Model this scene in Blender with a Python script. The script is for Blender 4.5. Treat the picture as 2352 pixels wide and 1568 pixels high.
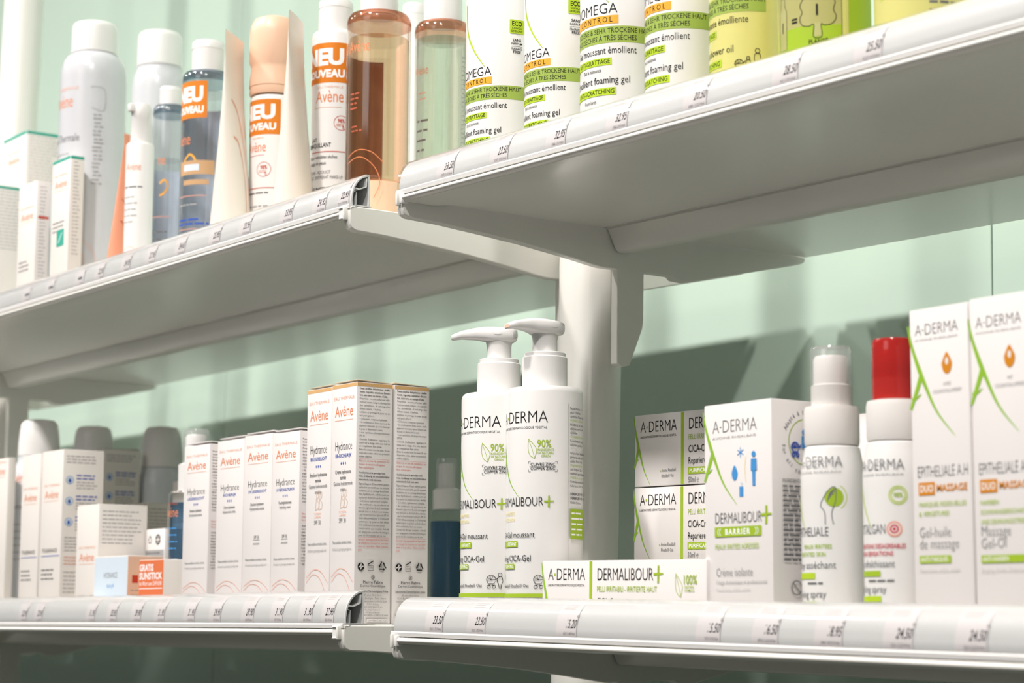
import bpy, bmesh, math, random
from mathutils import Matrix, Vector

# ------------------------------------------------------------------ scene, camera, light
for o in list(bpy.data.objects):
    bpy.data.objects.remove(o)
scene = bpy.context.scene
COL = scene.collection
rnd = random.Random(11)

cam_d = bpy.data.cameras.new('camera')
cam = bpy.data.objects.new('camera', cam_d)
COL.objects.link(cam)
cam_d.sensor_width = 36.0
cam_d.lens = 36.0 * 4768.8 / 2352.0
cam_d.clip_start = 0.05
cam_d.dof.use_dof = True
cam_d.dof.focus_distance = 1.235
cam_d.dof.aperture_fstop = 13.0
cam.matrix_world = Matrix(((0.58969924, 0.10703202, 0.80049919, 1.068),
                           (0.80761117, -0.08350014, -0.58377386, -0.67),
                           (0.00435930, 0.99074309, -0.13568022, 1.30),
                           (0, 0, 0, 1)))
scene.camera = cam

world = bpy.data.worlds.new('shop_surroundings')
scene.world = world
world.use_nodes = True
bg = world.node_tree.nodes['Background']
bg.inputs['Color'].default_value = (0.86, 1.0, 0.92, 1)
bg.inputs["Strength"].default_value = 0.12

vs = scene.view_settings
vs.view_transform = 'Standard'
vs.look = 'None'
vs.gamma = 1.0
vs.use_curve_mapping = False
vs.exposure = 0.2
scene.cycles.transparent_max_bounces = 48
scene.cycles.max_bounces = 16
scene.cycles.transmission_bounces = 16


def lamp(name, loc, target, size, power, color=(1, 0.952, 0.915), shape='DISK', size_y=None, spread=None):
    l = bpy.data.lights.new(name, 'AREA')
    l.shape = shape
    l.size = size
    if size_y:
        l.size_y = size_y
    l.energy = power
    l.color = color
    if spread:
        l.spread = math.radians(spread)
    o = bpy.data.objects.new(name, l)
    COL.objects.link(o)
    o.location = loc
    o.rotation_euler = (Vector(target) - Vector(loc)).to_track_quat('-Z', 'Y').to_euler()
    return o


# one row of ceiling spots in the aisle in front of the shelves
for x, e in ((-2.5, 7.6), (-1.6, 6.6), (-0.7, 6.4), (0.2, 7.4), (1.1, 8.2)):
    lamp('ceiling_spot_lamp', (x, -1.0, 2.98), (x * 0.8 - 0.1, 0.10, 1.45), 0.13, e, spread=100)
# the shop's general ceiling lights further back
lamp('shop_ceiling_light', (0.4, -2.6, 2.9), (-0.2, 0.1, 1.4), 1.2, 9.0, shape='RECTANGLE', size_y=0.6)


# ------------------------------------------------------------------ materials
def lin(c):
    def f(v):
        v /= 255.0
        return v / 12.92 if v <= 0.04045 else ((v + 0.055) / 1.055) ** 2.4
    return (f(c[0]), f(c[1]), f(c[2]), 1.0)


MATS = {}


def mat(name, rgb, rough=0.5, spec=0.5, metal=0.0, trans=0.0, ior=1.45, coat=0.0, sss=0.0, noise=0.0, bump=0.0):
    m = bpy.data.materials.new(name)
    m.use_nodes = True
    nt = m.node_tree
    b = nt.nodes['Principled BSDF']
    b.inputs['Base Color'].default_value = lin(rgb)
    b.inputs['Roughness'].default_value = rough
    b.inputs['Specular IOR Level'].default_value = spec
    b.inputs['Metallic'].default_value = metal
    b.inputs['Transmission Weight'].default_value = trans
    b.inputs['IOR'].default_value = ior
    b.inputs['Coat Weight'].default_value = coat
    b.inputs['Coat Roughness'].default_value = 0.08
    if sss:
        b.inputs['Subsurface Weight'].default_value = sss
        b.inputs['Subsurface Radius'].default_value = (0.006, 0.004, 0.003)
        b.inputs['Subsurface Scale'].default_value = 0.5
    if noise or bump:
        tc = nt.nodes.new('ShaderNodeTexCoord')
        nz = nt.nodes.new('ShaderNodeTexNoise')
        nz.inputs['Scale'].default_value = 60.0 if noise else 700.0
        nz.inputs['Detail'].default_value = 4.0
        nt.links.new(tc.outputs['Object'], nz.inputs['Vector'])
        if noise:
            rp = nt.nodes.new('ShaderNodeMapRange')
            rp.inputs['To Min'].default_value = max(0.02, rough - noise)
            rp.inputs['To Max'].default_value = rough + noise
            nt.links.new(nz.outputs['Fac'], rp.inputs['Value'])
            nt.links.new(rp.outputs['Result'], b.inputs['Roughness'])
        if bump:
            bp = nt.nodes.new('ShaderNodeBump')
            bp.inputs['Strength'].default_value = bump
            bp.inputs['Distance'].default_value = 0.0002
            nt.links.new(nz.outputs['Fac'], bp.inputs['Height'])
            nt.links.new(bp.outputs['Normal'], b.inputs['Normal'])
    MATS[name] = m
    return m


def thin_clear(name, tint=(1, 1, 1), gloss=0.9, haze=0.0):
    """thin clear plastic sheet: passes light straight through, reflects by Fresnel"""
    m = bpy.data.materials.new(name)
    m.use_nodes = True
    nt = m.node_tree
    nt.nodes.clear()
    out = nt.nodes.new('ShaderNodeOutputMaterial')
    tr = nt.nodes.new('ShaderNodeBsdfTransparent')
    tr.inputs['Color'].default_value = (*tint, 1)
    gl = nt.nodes.new('ShaderNodeBsdfGlossy')
    gl.inputs['Roughness'].default_value = 0.08
    gl.inputs['Color'].default_value = (gloss, gloss, gloss, 1)
    lw = nt.nodes.new('ShaderNodeLayerWeight')
    lw.inputs['Blend'].default_value = 0.5
    pw = nt.nodes.new('ShaderNodeMath')
    pw.operation = 'POWER'
    pw.inputs[1].default_value = 4.5
    fr = nt.nodes.new('ShaderNodeMapRange')
    fr.inputs['To Min'].default_value = 0.035
    fr.inputs['To Max'].default_value = 0.9
    nt.links.new(lw.outputs['Facing'], pw.inputs[0])
    nt.links.new(pw.outputs[0], fr.inputs['Value'])
    mx = nt.nodes.new('ShaderNodeMixShader')
    nt.links.new(fr.outputs['Result'], mx.inputs['Fac'])
    last = tr
    if haze:
        df = nt.nodes.new('ShaderNodeBsdfDiffuse')
        df.inputs['Color'].default_value = (0.85, 0.85, 0.85, 1)
        m2 = nt.nodes.new('ShaderNodeMixShader')
        m2.inputs['Fac'].default_value = haze
        nt.links.new(tr.outputs[0], m2.inputs[1])
        nt.links.new(df.outputs[0], m2.inputs[2])
        last = m2
    nt.links.new(last.outputs[0], mx.inputs[1])
    nt.links.new(gl.outputs[0], mx.inputs[2])
    nt.links.new(mx.outputs[0], out.inputs['Surface'])
    MATS[name] = m
    return m


mat('steel_white', (232, 230, 224), 0.3, 0.5)
mat('steel_deck', (226, 225, 219), 0.22, 0.5)
mat('dark_gap', (30, 32, 30), 0.8)
mat('mint_panel', (186, 206, 192), 0.17, 0.5)
mat('backing', (220, 220, 220), 0.45)
mat('grey_plastic', (170, 174, 174), 0.4)
mat('paper', (232, 226, 227), 0.7)
mat('paper_grey', (176, 170, 168), 0.8)
mat('card', (233, 227, 221), 0.5, 0.35, bump=0.05)
mat('card_white', (234, 229, 227), 0.35, 0.45)
mat('card_edge', (205, 190, 165), 0.8)
mat('plastic', (234, 232, 230), 0.27, 0.5)
mat('plastic_matt', (230, 226, 222), 0.42, 0.4)
mat('plastic_cool', (216, 220, 224), 0.25, 0.5)
mat('can_silver', (206, 207, 211), 0.24, 0.6)
mat('cream', (238, 229, 218), 0.38, 0.4)
mat('peach', (238, 196, 168), 0.38, 0.45)
mat('coral', (240, 160, 128), 0.35, 0.45)
mat('coral_dark', (188, 92, 66), 0.45)
mat('red_plastic', (206, 46, 44), 0.2, 0.5, coat=0.5)
mat('floor_tile', (104, 98, 92), 0.35)
mat('ceiling_paint', (236, 234, 230), 0.9)
# inks
for n, c in dict(black=(28, 27, 28), grey=(112, 112, 114), lgrey=(168, 166, 166), xgrey=(204, 202, 200), orange=(222, 128, 38),
                 avene=(228, 138, 92), avene_pale=(238, 178, 150), salmon=(228, 160, 138), red=(205, 70, 48), crimson=(196, 40, 60),
                 lime=(180, 206, 48), green=(160, 188, 50), band=(158, 180, 84), leafgreen=(146, 190, 56), amber=(240, 172, 60),
                 gold=(214, 138, 36), tan=(222, 178, 122), blue=(54, 86, 176), sky=(74, 150, 214), paleblue=(214, 227, 238),
                 teal=(62, 170, 150), white=(250, 250, 250), sticker=(224, 122, 78), brown=(200, 160, 120), oat=(236, 222, 150)).items():
    mat(n, c, 0.5, 0.25)
mat('lgrey_label', (238, 238, 242), 0.6)
mat('taupe_refraction', (150, 138, 130), 0.5)  # dark refraction in the peach bottle, put into colour
mat('peach_pale', (246, 214, 184), 0.35)
thin_clear('clear_sheet', (0.968, 0.968, 0.966))
thin_clear('clear_cap', (0.97, 0.97, 0.97), 1.0, 0.15)


def tinted(name, rgb, refr=0.3, ior=1.36):
    """clear tinted liquid or shell: mostly straight transmission, part refraction, Fresnel gloss"""
    m = thin_clear(name, lin(rgb)[:3], 0.9)
    nt = m.node_tree
    mx = [n for n in nt.nodes if n.type == 'MIX_SHADER'][0]
    tr = [n for n in nt.nodes if n.type == 'BSDF_TRANSPARENT'][0]
    rf = nt.nodes.new('ShaderNodeBsdfRefraction')
    rf.inputs['IOR'].default_value = ior
    rf.inputs['Roughness'].default_value = 0.0
    rf.inputs['Color'].default_value = lin(rgb)
    m2 = nt.nodes.new('ShaderNodeMixShader')
    m2.inputs['Fac'].default_value = refr
    nt.links.new(tr.outputs[0], m2.inputs[1])
    nt.links.new(rf.outputs[0], m2.inputs[2])
    nt.links.new(m2.outputs[0], mx.inputs[1])


tinted('glass', (252, 253, 253), 0.0, 1.2)
tinted('glass_pink', (253, 250, 248), 0.03, 1.25)
tinted('glass_blue', (251, 252, 253), 0.03, 1.25)
tinted('liquid_peach', (254, 235, 217), 0.12)
tinted('liquid_clear', (244, 250, 245), 0.4)
tinted('rim_pink', (236, 190, 168), 0.1)
tinted('rim_grey', (190, 200, 210), 0.1)
tinted('liquid_grey', (246, 248, 250), 0.12)
tinted('liquid_blue', (160, 186, 208), 0.12)
mat('solid_yellow', (222, 216, 138), 0.25, 0.5, sss=0.4)
mat('solid_blue', (52, 92, 122), 0.2, 0.5)
mat('red_clear', (214, 60, 56), 0.08, 0.5, trans=0.55, ior=1.3)


# ------------------------------------------------------------------ mesh builder
class MB:
    def __init__(s):
        s.v = []
        s.f = []
        s.mats = []

    def mi(s, m):
        if m not in s.mats:
            s.mats.append(m)
        return s.mats.index(m)

    def add(s, verts, faces, m, smooth=False):
        b = len(s.v)
        k = s.mi(m)
        s.v.extend(verts)
        for f in faces:
            s.f.append((tuple(b + i for i in f), k, smooth))

    def box(s, x0, x1, y0, y1, z0, z1, m, bev=0.0, seg=2, xf=None):
        bm = bmesh.new()
        bmesh.ops.create_cube(bm, size=1.0)
        for v in bm.verts:
            v.co = Vector(((x0 + x1) / 2 + v.co.x * (x1 - x0), (y0 + y1) / 2 + v.co.y * (y1 - y0), (z0 + z1) / 2 + v.co.z * (z1 - z0)))
        if bev > 0:
            bmesh.ops.bevel(bm, geom=bm.edges[:], offset=bev, segments=seg, affect='EDGES', profile=0.5)
        bm.verts.index_update()
        vs_ = [(xf @ v.co if xf else v.co.copy())[:] for v in bm.verts]
        s.add(vs_, [[v.index for v in f.verts] for f in bm.faces], m, bev > 0)
        bm.free()

    def lathe(s, prof, m, n=48, cx=0.0, cy=0.0, ex=1.0, smooth=True):
        """profile [(r, z)...] turned about z; r=0 ends close it"""
        verts, faces, rings = [], [], []
        for r, z in prof:
            if r < 1e-7:
                rings.append([len(verts)])
                verts.append((cx, cy, z))
            else:
                rings.append(list(range(len(verts), len(verts) + n)))
                for i in range(n):
                    a = 2 * math.pi * i / n
                    verts.append((cx + r * math.sin(a), cy - r * ex * math.cos(a), z))
        for a, b in zip(rings, rings[1:]):
            for i in range(n):
                j = (i + 1) % n
                if len(a) == 1 and len(b) == 1:
                    continue
                if len(a) == 1:
                    faces.append((a[0], b[j], b[i]))
                elif len(b) == 1:
                    faces.append((a[i], a[j], b[0]))
                else:
                    faces.append((a[i], a[j], b[j], b[i]))
        s.add(verts, faces, m, smooth)

    def prism(s, poly, x0, x1, m, smooth=False):
        """(y, z) outline pushed along x"""
        n = len(poly)
        verts = [(x0, y, z) for y, z in poly] + [(x1, y, z) for y, z in poly]
        faces = [tuple(range(n)), tuple(range(2 * n - 1, n - 1, -1))]
        faces += [(i + n, (i + 1) % n + n, (i + 1) % n, i) for i in range(n)]
        s.add(verts, faces, m, smooth)

    def sheet(s, line, th, x0, x1, m):
        """an open (y, z) line given a thickness th to its left and pushed along x"""
        off = []
        for i, p in enumerate(line):
            a = line[max(0, i - 1)]
            b = line[min(len(line) - 1, i + 1)]
            dy, dz = b[0] - a[0], b[1] - a[1]
            L = math.hypot(dy, dz)
            off.append((p[0] + dz / L * th, p[1] - dy / L * th))
        n = len(line)
        verts = []
        for x in (x0, x1):
            verts += [(x, y, z) for y, z in line] + [(x, y, z) for y, z in off]
        faces = []
        for i in range(n - 1):
            faces.append((i, i + 1, 2 * n + i + 1, 2 * n + i))
            faces.append((n + i + 1, n + i, 3 * n + i, 3 * n + i + 1))
            faces.append((i + 1, i, n + i, n + i + 1))
            faces.append((2 * n + i, 2 * n + i + 1, 3 * n + i + 1, 3 * n + i))
        faces.append((0, 2 * n, 3 * n, n))
        faces.append((n - 1, 2 * n - 1, 4 * n - 1, 3 * n - 1))
        s.add(verts, faces, m, True)

    def loft(s, rings, m, smooth=True, cap=True):
        n = len(rings[0])
        verts = [p for r in rings for p in r]
        faces = []
        for k in range(len(rings) - 1):
            for i in range(n):
                j = (i + 1) % n
                faces.append((k * n + i, k * n + j, (k + 1) * n + j, (k + 1) * n + i))
        if cap:
            faces.append(tuple(range(n - 1, -1, -1)))
            faces.append(tuple(range((len(rings) - 1) * n, len(rings) * n)))
        s.add(verts, faces, m, smooth)

    def build(s, name, parent=None, label=None, loc=None, sharp=38):
        me = bpy.data.meshes.new(name)
        me.from_pydata(s.v, [], [f[0] for f in s.f])
        for m in s.mats:
            me.materials.append(MATS[m])
        me.polygons.foreach_set('material_index', [f[1] for f in s.f])
        me.polygons.foreach_set('use_smooth', [f[2] for f in s.f])
        me.update()
        try:
            me.set_sharp_from_angle(angle=math.radians(sharp))
        except Exception:
            pass
        o = bpy.data.objects.new(name, me)
        COL.objects.link(o)
        if parent:
            o.parent = parent
        if loc:
            o.location = loc
        if label:
            o['label'] = label
        return o


def thing(name, label, cat, loc=(0, 0, 0), rot=(0, 0, 0), group=None):
    o = bpy.data.objects.new(name, None)
    o.empty_display_size = 0.01
    COL.objects.link(o)
    o.location = loc
    o.rotation_euler = rot
    o['label'] = label
    o['category'] = cat
    if group:
        o['group'] = group
    return o


def dup(root, loc, label, group=None):
    r = root.copy()
    COL.objects.link(r)
    r.location = loc
    r['label'] = label
    if group:
        r['group'] = group
    for ch in list(root.children):
        c = ch.copy()
        COL.objects.link(c)
        c.parent = r
        for g in list(ch.children):
            d = g.copy()
            COL.objects.link(d)
            d.parent = c
    return r


# ------------------------------------------------------------------ printing: glyphs and strokes laid on a surface
_GL = {}


def _raw(txt, bold, res):
    cu = bpy.data.curves.new('glyph', 'FONT')
    cu.body = txt
    cu.size = 1.0
    cu.offset = bold
    cu.resolution_u = res
    ob = bpy.data.objects.new('glyph', cu)
    me = ob.to_mesh()
    vs_ = [(v.co.x, v.co.y) for v in me.vertices]
    fs_ = [tuple(p.vertices) for p in me.polygons]
    ob.to_mesh_clear()
    bpy.data.objects.remove(ob)
    bpy.data.curves.remove(cu)
    return vs_, fs_


def glyph(ch, bold=0.0, res=2):
    k = (ch, bold, res)
    if k not in _GL:
        if ('||', bold) not in _GL:
            v, _ = _raw('||', bold, 1)
            xs = [p[0] for p in v]
            hv, _ = _raw('H', bold, 1)
            _GL[('||', bold)] = (min(xs), max(xs) - min(xs), max(p[1] for p in hv))
        x0, w0, cap = _GL[('||', bold)]
        v, _ = _raw('|' + ch + '|', bold, 1)
        xs = [p[0] for p in v]
        adv = (max(xs) - min(xs) - w0)
        gv, gf = _raw(ch, bold, res) if ch.strip() else ([], [])
        _GL[k] = ([(x / cap, y / cap) for x, y in gv], gf, adv / cap)
    return _GL[k]


class Print:
    """draws in millimetres (u along, v up) on a surface given by pos(u, v, lift)"""

    def __init__(s, mb, pos, du=None, lift=0.00006):
        s.mb, s.pos, s.du, s.lift = mb, pos, du, lift

    def _emit(s, vs_, fs_, m):
        s.lift += 0.000012
        if s.du:
            tris = []
            for f in fs_:
                for i in range(1, len(f) - 1):
                    tris.append((vs_[f[0]], vs_[f[i]], vs_[f[i + 1]]))
            out = []
            while tris:
                t = tris.pop()
                us = [p[0] for p in t]
                if max(us) - min(us) > s.du:
                    e = max(((abs(t[i][0] - t[(i + 1) % 3][0]), i) for i in range(3)))[1]
                    a, b, c = t[e], t[(e + 1) % 3], t[(e + 2) % 3]
                    mdl = ((a[0] + b[0]) / 2, (a[1] + b[1]) / 2)
                    tris += [(a, mdl, c), (mdl, b, c)]
                else:
                    out.append(t)
            idx, vv, ff = {}, [], []
            for t in out:
                q = []
                for p in t:
                    if p not in idx:
                        idx[p] = len(vv)
                        vv.append(p)
                    q.append(idx[p])
                ff.append(q)
            vs_, fs_ = vv, ff
        s.mb.add([s.pos(u, v, s.lift) for u, v in vs_], fs_, m)

    def width(s, txt, h, xs=1.0, bold=0.0, track=0.0):
        return sum(glyph(c, bold)[2] * h * xs + track for c in txt)

    def text(s, txt, u, v, h, m, xs=1.0, bold=0.0, shear=0.0, align='l', track=0.0, res=2, fit=None, rot=None):
        if fit:
            xs = xs * fit / max(1e-6, s.width(txt, h, xs, bold, track))
        w = s.width(txt, h, xs, bold, track)
        x = u - (w / 2 if align == 'c' else w if align == 'r' else 0)
        V, F = [], []
        for c in txt:
            gv, gf, adv = glyph(c, bold, res)
            b = len(V)
            V += [(x + (px + shear * py) * h * xs, v + py * h) for px, py in gv]
            F += [tuple(b + i for i in f) for f in gf]
            x += adv * h * xs + track
        if rot is not None:
            ca, sa = math.cos(rot), math.sin(rot)
            V = [(u + (p[0] - u) * ca - (p[1] - v) * sa, v + (p[0] - u) * sa + (p[1] - v) * ca) for p in V]
        if V:
            s._emit(V, F, m)

    def para(s, lines, u, v, w, h, lead, m, xs=0.9, bold=0.0, res=1, just=True, align='l'):
        for i, t in enumerate(lines):
            last = i == len(lines) - 1 or t.endswith(('.', ':', ','))
            nat = s.width(t, h, xs, bold)
            if just and (nat > w or (not last and nat > 0.6 * w)):
                s.text(t, u, v - i * lead, h, m, xs, bold, fit=w, res=res)
            elif align == 'c':
                s.text(t, u + w / 2, v - i * lead, h, m, xs, bold, align='c', res=res)
            else:
                s.text(t, u, v - i * lead, h, m, xs, bold, res=res)

    def greek(s, u, v, w, n, h, lead, m, ragged=0.25):
        """lines too small to read: rows of short word marks"""
        V, F = [], []
        for i in range(n):
            x, end = u, u + w * (1 - ragged * rnd.random())
            while x < end - h:
                L = min(h * (1.2 + 3.2 * rnd.random()), end - x)
                b = len(V)
                y = v - i * lead
                V += [(x, y), (x + L, y), (x + L, y + h * 0.62), (x, y + h * 0.62)]
                F.append((b, b + 1, b + 2, b + 3))
                x += L + h * 0.55
        if V:
            s._emit(V, F, m)

    def rect(s, u0, v0, u1, v1, m):
        s._emit([(u0, v0), (u1, v0), (u1, v1), (u0, v1)], [(0, 1, 2, 3)], m)

    def poly(s, pts, m):
        n = len(pts)
        cx = sum(p[0] for p in pts) / n
        cy = sum(p[1] for p in pts) / n
        s._emit(list(pts) + [(cx, cy)], [(i, (i + 1) % n, n) for i in range(n)], m)

    def rrect(s, u0, v0, u1, v1, r, m):
        pts = []
        for cx, cy, a0 in ((u1 - r, v0 + r, -90), (u1 - r, v1 - r, 0), (u0 + r, v1 - r, 90), (u0 + r, v0 + r, 180)):
            for k in range(5):
                a = math.radians(a0 + 22.5 * k)
                pts.append((cx + r * math.cos(a), cy + r * math.sin(a)))
        s.poly(pts, m)

    def disc(s, u, v, r, m, n=28, ey=1.0):
        s.poly([(u + r * math.cos(2 * math.pi * i / n), v + r * ey * math.sin(2 * math.pi * i / n)) for i in range(n)], m)

    def stroke(s, pts, w, m, closed=False):
        pts = list(pts)
        n = len(pts)
        V, F = [], []
        for i, p in enumerate(pts):
            a = pts[(i - 1) % n] if closed or i > 0 else p
            b = pts[(i + 1) % n] if closed or i < n - 1 else p
            dx, dy = b[0] - a[0], b[1] - a[1]
            L = math.hypot(dx, dy) or 1
            ww = (w[i] if isinstance(w, (list, tuple)) else w) / 2
            V += [(p[0] - dy / L * ww, p[1] + dx / L * ww), (p[0] + dy / L * ww, p[1] - dx / L * ww)]
        for i in range(n if closed else n - 1):
            j = (i + 1) % n
            F.append((2 * i, 2 * j, 2 * j + 1, 2 * i + 1))
        s._emit(V, F, m)

    def arc(s, u, v, r, a0, a1, w, m, n=28, ey=1.0):
        s.stroke([(u + r * math.cos(math.radians(a0 + (a1 - a0) * i / n)), v + r * ey * math.sin(math.radians(a0 + (a1 - a0) * i / n))) for i in range(n + 1)], w, m)

    def curve(s, ctrl, w, m, n=24):
        """smooth stroke through control points; w: width or (start, middle, end)"""
        pts = catmull(ctrl, n)
        k = len(pts) - 1
        if isinstance(w, tuple):
            ws = [(w[0] + (w[1] - w[0]) * (2 * i / k) if i < k / 2 else w[1] + (w[2] - w[1]) * (2 * i / k - 1)) for i in range(k + 1)]
        else:
            ws = w
        s.stroke(pts, ws, m)


def catmull(c, n=24):
    c = [c[0]] + list(c) + [c[-1]]
    segs = len(c) - 3
    out = []
    per = max(3, n // segs)
    for k in range(segs):
        p0, p1, p2, p3 = c[k:k + 4]
        for i in range(per + (k == segs - 1)):
            t = i / per
            out.append(tuple(0.5 * (2 * p1[a] + (p2[a] - p0[a]) * t + (2 * p0[a] - 5 * p1[a] + 4 * p2[a] - p3[a]) * t * t + (3 * p1[a] - p0[a] - 3 * p2[a] + p3[a]) * t ** 3) for a in (0, 1)))
    return out


def on_front(x0, y, z0):
    return lambda u, v, l: (x0 + u / 1000, y - l, z0 + v / 1000)


def on_side(x, y0, z0):
    return lambda u, v, l: (x + l, y0 + u / 1000, z0 + v / 1000)


def on_cyl(r, z0=0.0, rf=None, cx=0.0, cy=0.0):
    def f(u, v, l):
        a = u / 1000 / r
        q = (rf(v / 1000) if rf else r) + l
        return (cx + q * math.sin(a), cy - q * math.cos(a), z0 + v / 1000)
    return f


# ------------------------------------------------------------------ logos and icons
def avene(P, u, v, h, m='avene', sub=True, cut=None, xs=0.6, al='c', fit=None):
    t = cut or 'Av\u00e8ne'
    if fit:
        xs = fit / P.width(t, h, 1.0)
    w = P.width(t, h, xs)
    P.text(t, u, v, h, m, xs, .004, align=al, res=3)
    if sub and not cut:
        P.text('EAU THERMALE', u, v + 1.55 * h, h * 0.3, 'avene_pale', 0.9, align='c', fit=w * 1.12)
        P.stroke([(u - w / 2, v - 0.35 * h), (u + w / 2, v - 0.35 * h)], 0.05 * h, 'avene_pale')


def swirl(P, u0, u1, v0, s=1.0, m='salmon', w=0.32):
    """the two arcs and the loop at the foot of the tall cartons"""
    W = u1 - u0
    P.curve([(u0 + 0.02 * W, v0 + 23 * s), (u0 + 0.35 * W, v0 + 27.5 * s), (u0 + 0.7 * W, v0 + 26 * s), (u1 - 0.2, v0 + 19.5 * s)], w, m)
    P.curve([(u0 + 0.02 * W, v0 + 20 * s), (u0 + 0.3 * W, v0 + 24.6 * s), (u0 + 0.62 * W, v0 + 22.5 * s), (u0 + 0.88 * W, v0 + 13 * s), (u0 + 0.86 * W, v0 + 4 * s)], w, m)
    P.curve([(u0 + 0.1 * W, v0 + 11.5 * s), (u0 + 0.35 * W, v0 + 14.5 * s), (u0 + 0.6 * W, v0 + 10.5 * s), (u0 + 0.52 * W, v0 + 5 * s), (u0 + 0.15 * W, v0 + 0.2 * s)], w, m)


def aderma(P, u, v, h, m='black', sub='LABORATOIRE DERMATOLOGIQUE VEGETAL', xs=0.78, dash='\u00b7'):
    """A, a green dot, DERMA; u is the left end"""
    THIN = -.012
    wA = P.width('A', h, xs)
    P.text('A', u, v, h, m, xs, THIN, res=3)
    g = 0.34 * h
    if dash == '-':
        P.rect(u + wA + 0.05 * h, v + 0.42 * h, u + wA + 0.3 * h, v + 0.5 * h, m)
    else:
        P.rect(u + wA + 0.06 * h, v + 0.38 * h, u + wA + 0.26 * h, v + 0.58 * h, 'green')
    wD = P.width('DERMA', h, xs)
    P.text('DERMA', u + wA + g, v, h, m, xs, THIN, res=3)
    W = wA + g + wD
    if sub:
        P.text(sub, u, v - 0.52 * h, h * 0.2, m if m == 'black' else 'lgrey', 0.8, fit=W)
    return W


def green_a(P, u, v, s, m='leafgreen', kx=1.0):
    """the big leaf-green letter that sweeps down a pack; u, v: its upper end, s: its height"""
    q = lambda pts: [(u + a * s * kx, v - b * s) for a, b in pts]
    P.curve(q([(0, 0), (.035, .16), (.10, .34), (.18, .52), (.32, .78), (.52, 1.0)]), (.016 * s, .046 * s, .004 * s), m, 30)
    P.curve(q([(.145, .45), (.10, .56), (.02, .74)]), (.05 * s, .046 * s, .03 * s), m)
    P.curve(q([(.03, .65), (.085, .645), (.14, .61)]), (.024 * s, .022 * s, .01 * s), m)


def plus(P, u, v, s, m='green'):
    P.poly([(u - s * .5, v - s * .1), (u + s * .52, v - s * .02), (u + s * .5, v + s * .1), (u - s * .5, v + s * .09)], m)
    P.poly([(u - s * .12, v - s * .62), (u + s * .08, v - s * .6), (u + s * .1, v + s * .62), (u - s * .07, v + s * .6)], m)


def leaf(P, u, v, h, m='green', w=0.25):
    P.curve([(u, v + h), (u + .42 * h, v + .5 * h), (u + .36 * h, v + .1 * h), (u + .3 * h, v), (u + .05 * h, v + .2 * h), (u - .04 * h, v + .6 * h), (u, v + h)], w, m)
    P.curve([(u + .02 * h, v + .9 * h), (u + .18 * h, v + .5 * h), (u + .32 * h, v + .05 * h)], w * .8, m)


def ninety(P, u, v, k=1.0, pct='90%', sub=('INGREDIENTS', 'OF NATURAL', 'ORIGIN'), m='green'):
    leaf(P, u, v - 1.5 * k, 11 * k, m, 0.3 * k)
    P.text(pct, u + 5.0 * k, v + 4.6 * k, 4.3 * k, m, 0.78, 0.01, res=3)
    for i, t in enumerate(sub):
        P.text(t, u + 10 * k, v + 2.6 * k - i * 1.75 * k, 1.25 * k, m, 0.86, 0.012, align='c')


def framed(P, u, v, w, h, lines, m='black'):
    c = 0.22 * h
    for su, sv in ((0, 0), (1, 0), (0, 1), (1, 1)):
        x, y = u + su * w, v + sv * h
        P.stroke([(x + (c if su == 0 else -c), y), (x, y), (x, y + (c if sv == 0 else -c))], 0.22, m)
    if len(lines) == 2:
        P.rect(u + .5, v + h / 2 - .09, u + w - .5, v + h / 2 + .09, m)
    for i, t in enumerate(lines):
        P.text(t, u + w / 2, v + h * (0.58 if i == 0 else 0.16) if len(lines) == 2 else v + h * 0.35, h * 0.29, m, 0.9, 0.012, align='c', fit=w * 0.86)


def child(P, u, v, h, m='black', w=0.28):
    r = 0.12 * h
    P.arc(u, v + h - r, r, 0, 360, w, m, 16)
    P.curve([(u - .06 * h, v), (u - .1 * h, v + .3 * h), (u - .17 * h, v + .42 * h), (u - .12 * h, v + .72 * h), (u + .12 * h, v + .72 * h), (u + .17 * h, v + .42 * h), (u + .1 * h, v + .3 * h), (u + .06 * h, v)], w, m, 28)
    P.stroke([(u, v), (u, v + .3 * h)], w, m)


def pram(P, u, v, h, m='black', w=0.28):
    P.arc(u, v + .62 * h, .34 * h, 10, 190, w, m, 16)
    P.stroke([(u - .34 * h, v + .6 * h), (u - .2 * h, v + .36 * h), (u + .22 * h, v + .36 * h), (u + .36 * h, v + .66 * h), (u - .34 * h, v + .6 * h)], w, m)
    for a in (60, 110, 150):
        P.stroke([(u, v + .64 * h), (u + .34 * h * math.cos(math.radians(a)), v + .62 * h + .34 * h * math.sin(math.radians(a)))], w * .7, m)
    P.stroke([(u + .34 * h, v + .62 * h), (u + .52 * h, v + .84 * h)], w, m)
    for d in (-.18, .2):
        P.arc(u + d * h, v + .14 * h, .12 * h, 0, 360, w, m, 14)
        P.stroke([(u + d * h, v + .2 * h), (u, v + .36 * h)], w, m)


def recycle(P, u, v, s, m='black'):
    for k in range(3):
        a = math.radians(90 + 120 * k)
        b = math.radians(90 + 120 * (k + 1))
        p = (u + s * math.cos(a), v + s * math.sin(a))
        q = (u + s * math.cos(b), v + s * math.sin(b))
        at = lambda t: (p[0] + (q[0] - p[0]) * t, p[1] + (q[1] - p[1]) * t)
        P.stroke([at(.12), at(.62)], .22 * s, m)
        dx, dy = (q[0] - p[0]) / 1.73 / s, (q[1] - p[1]) / 1.73 / s
        c = at(.62)
        P.poly([(c[0] - dy * .26 * s, c[1] + dx * .26 * s), (c[0] + dy * .26 * s, c[1] - dx * .26 * s), (c[0] + dx * .4 * s, c[1] + dy * .4 * s)], m)


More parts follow.
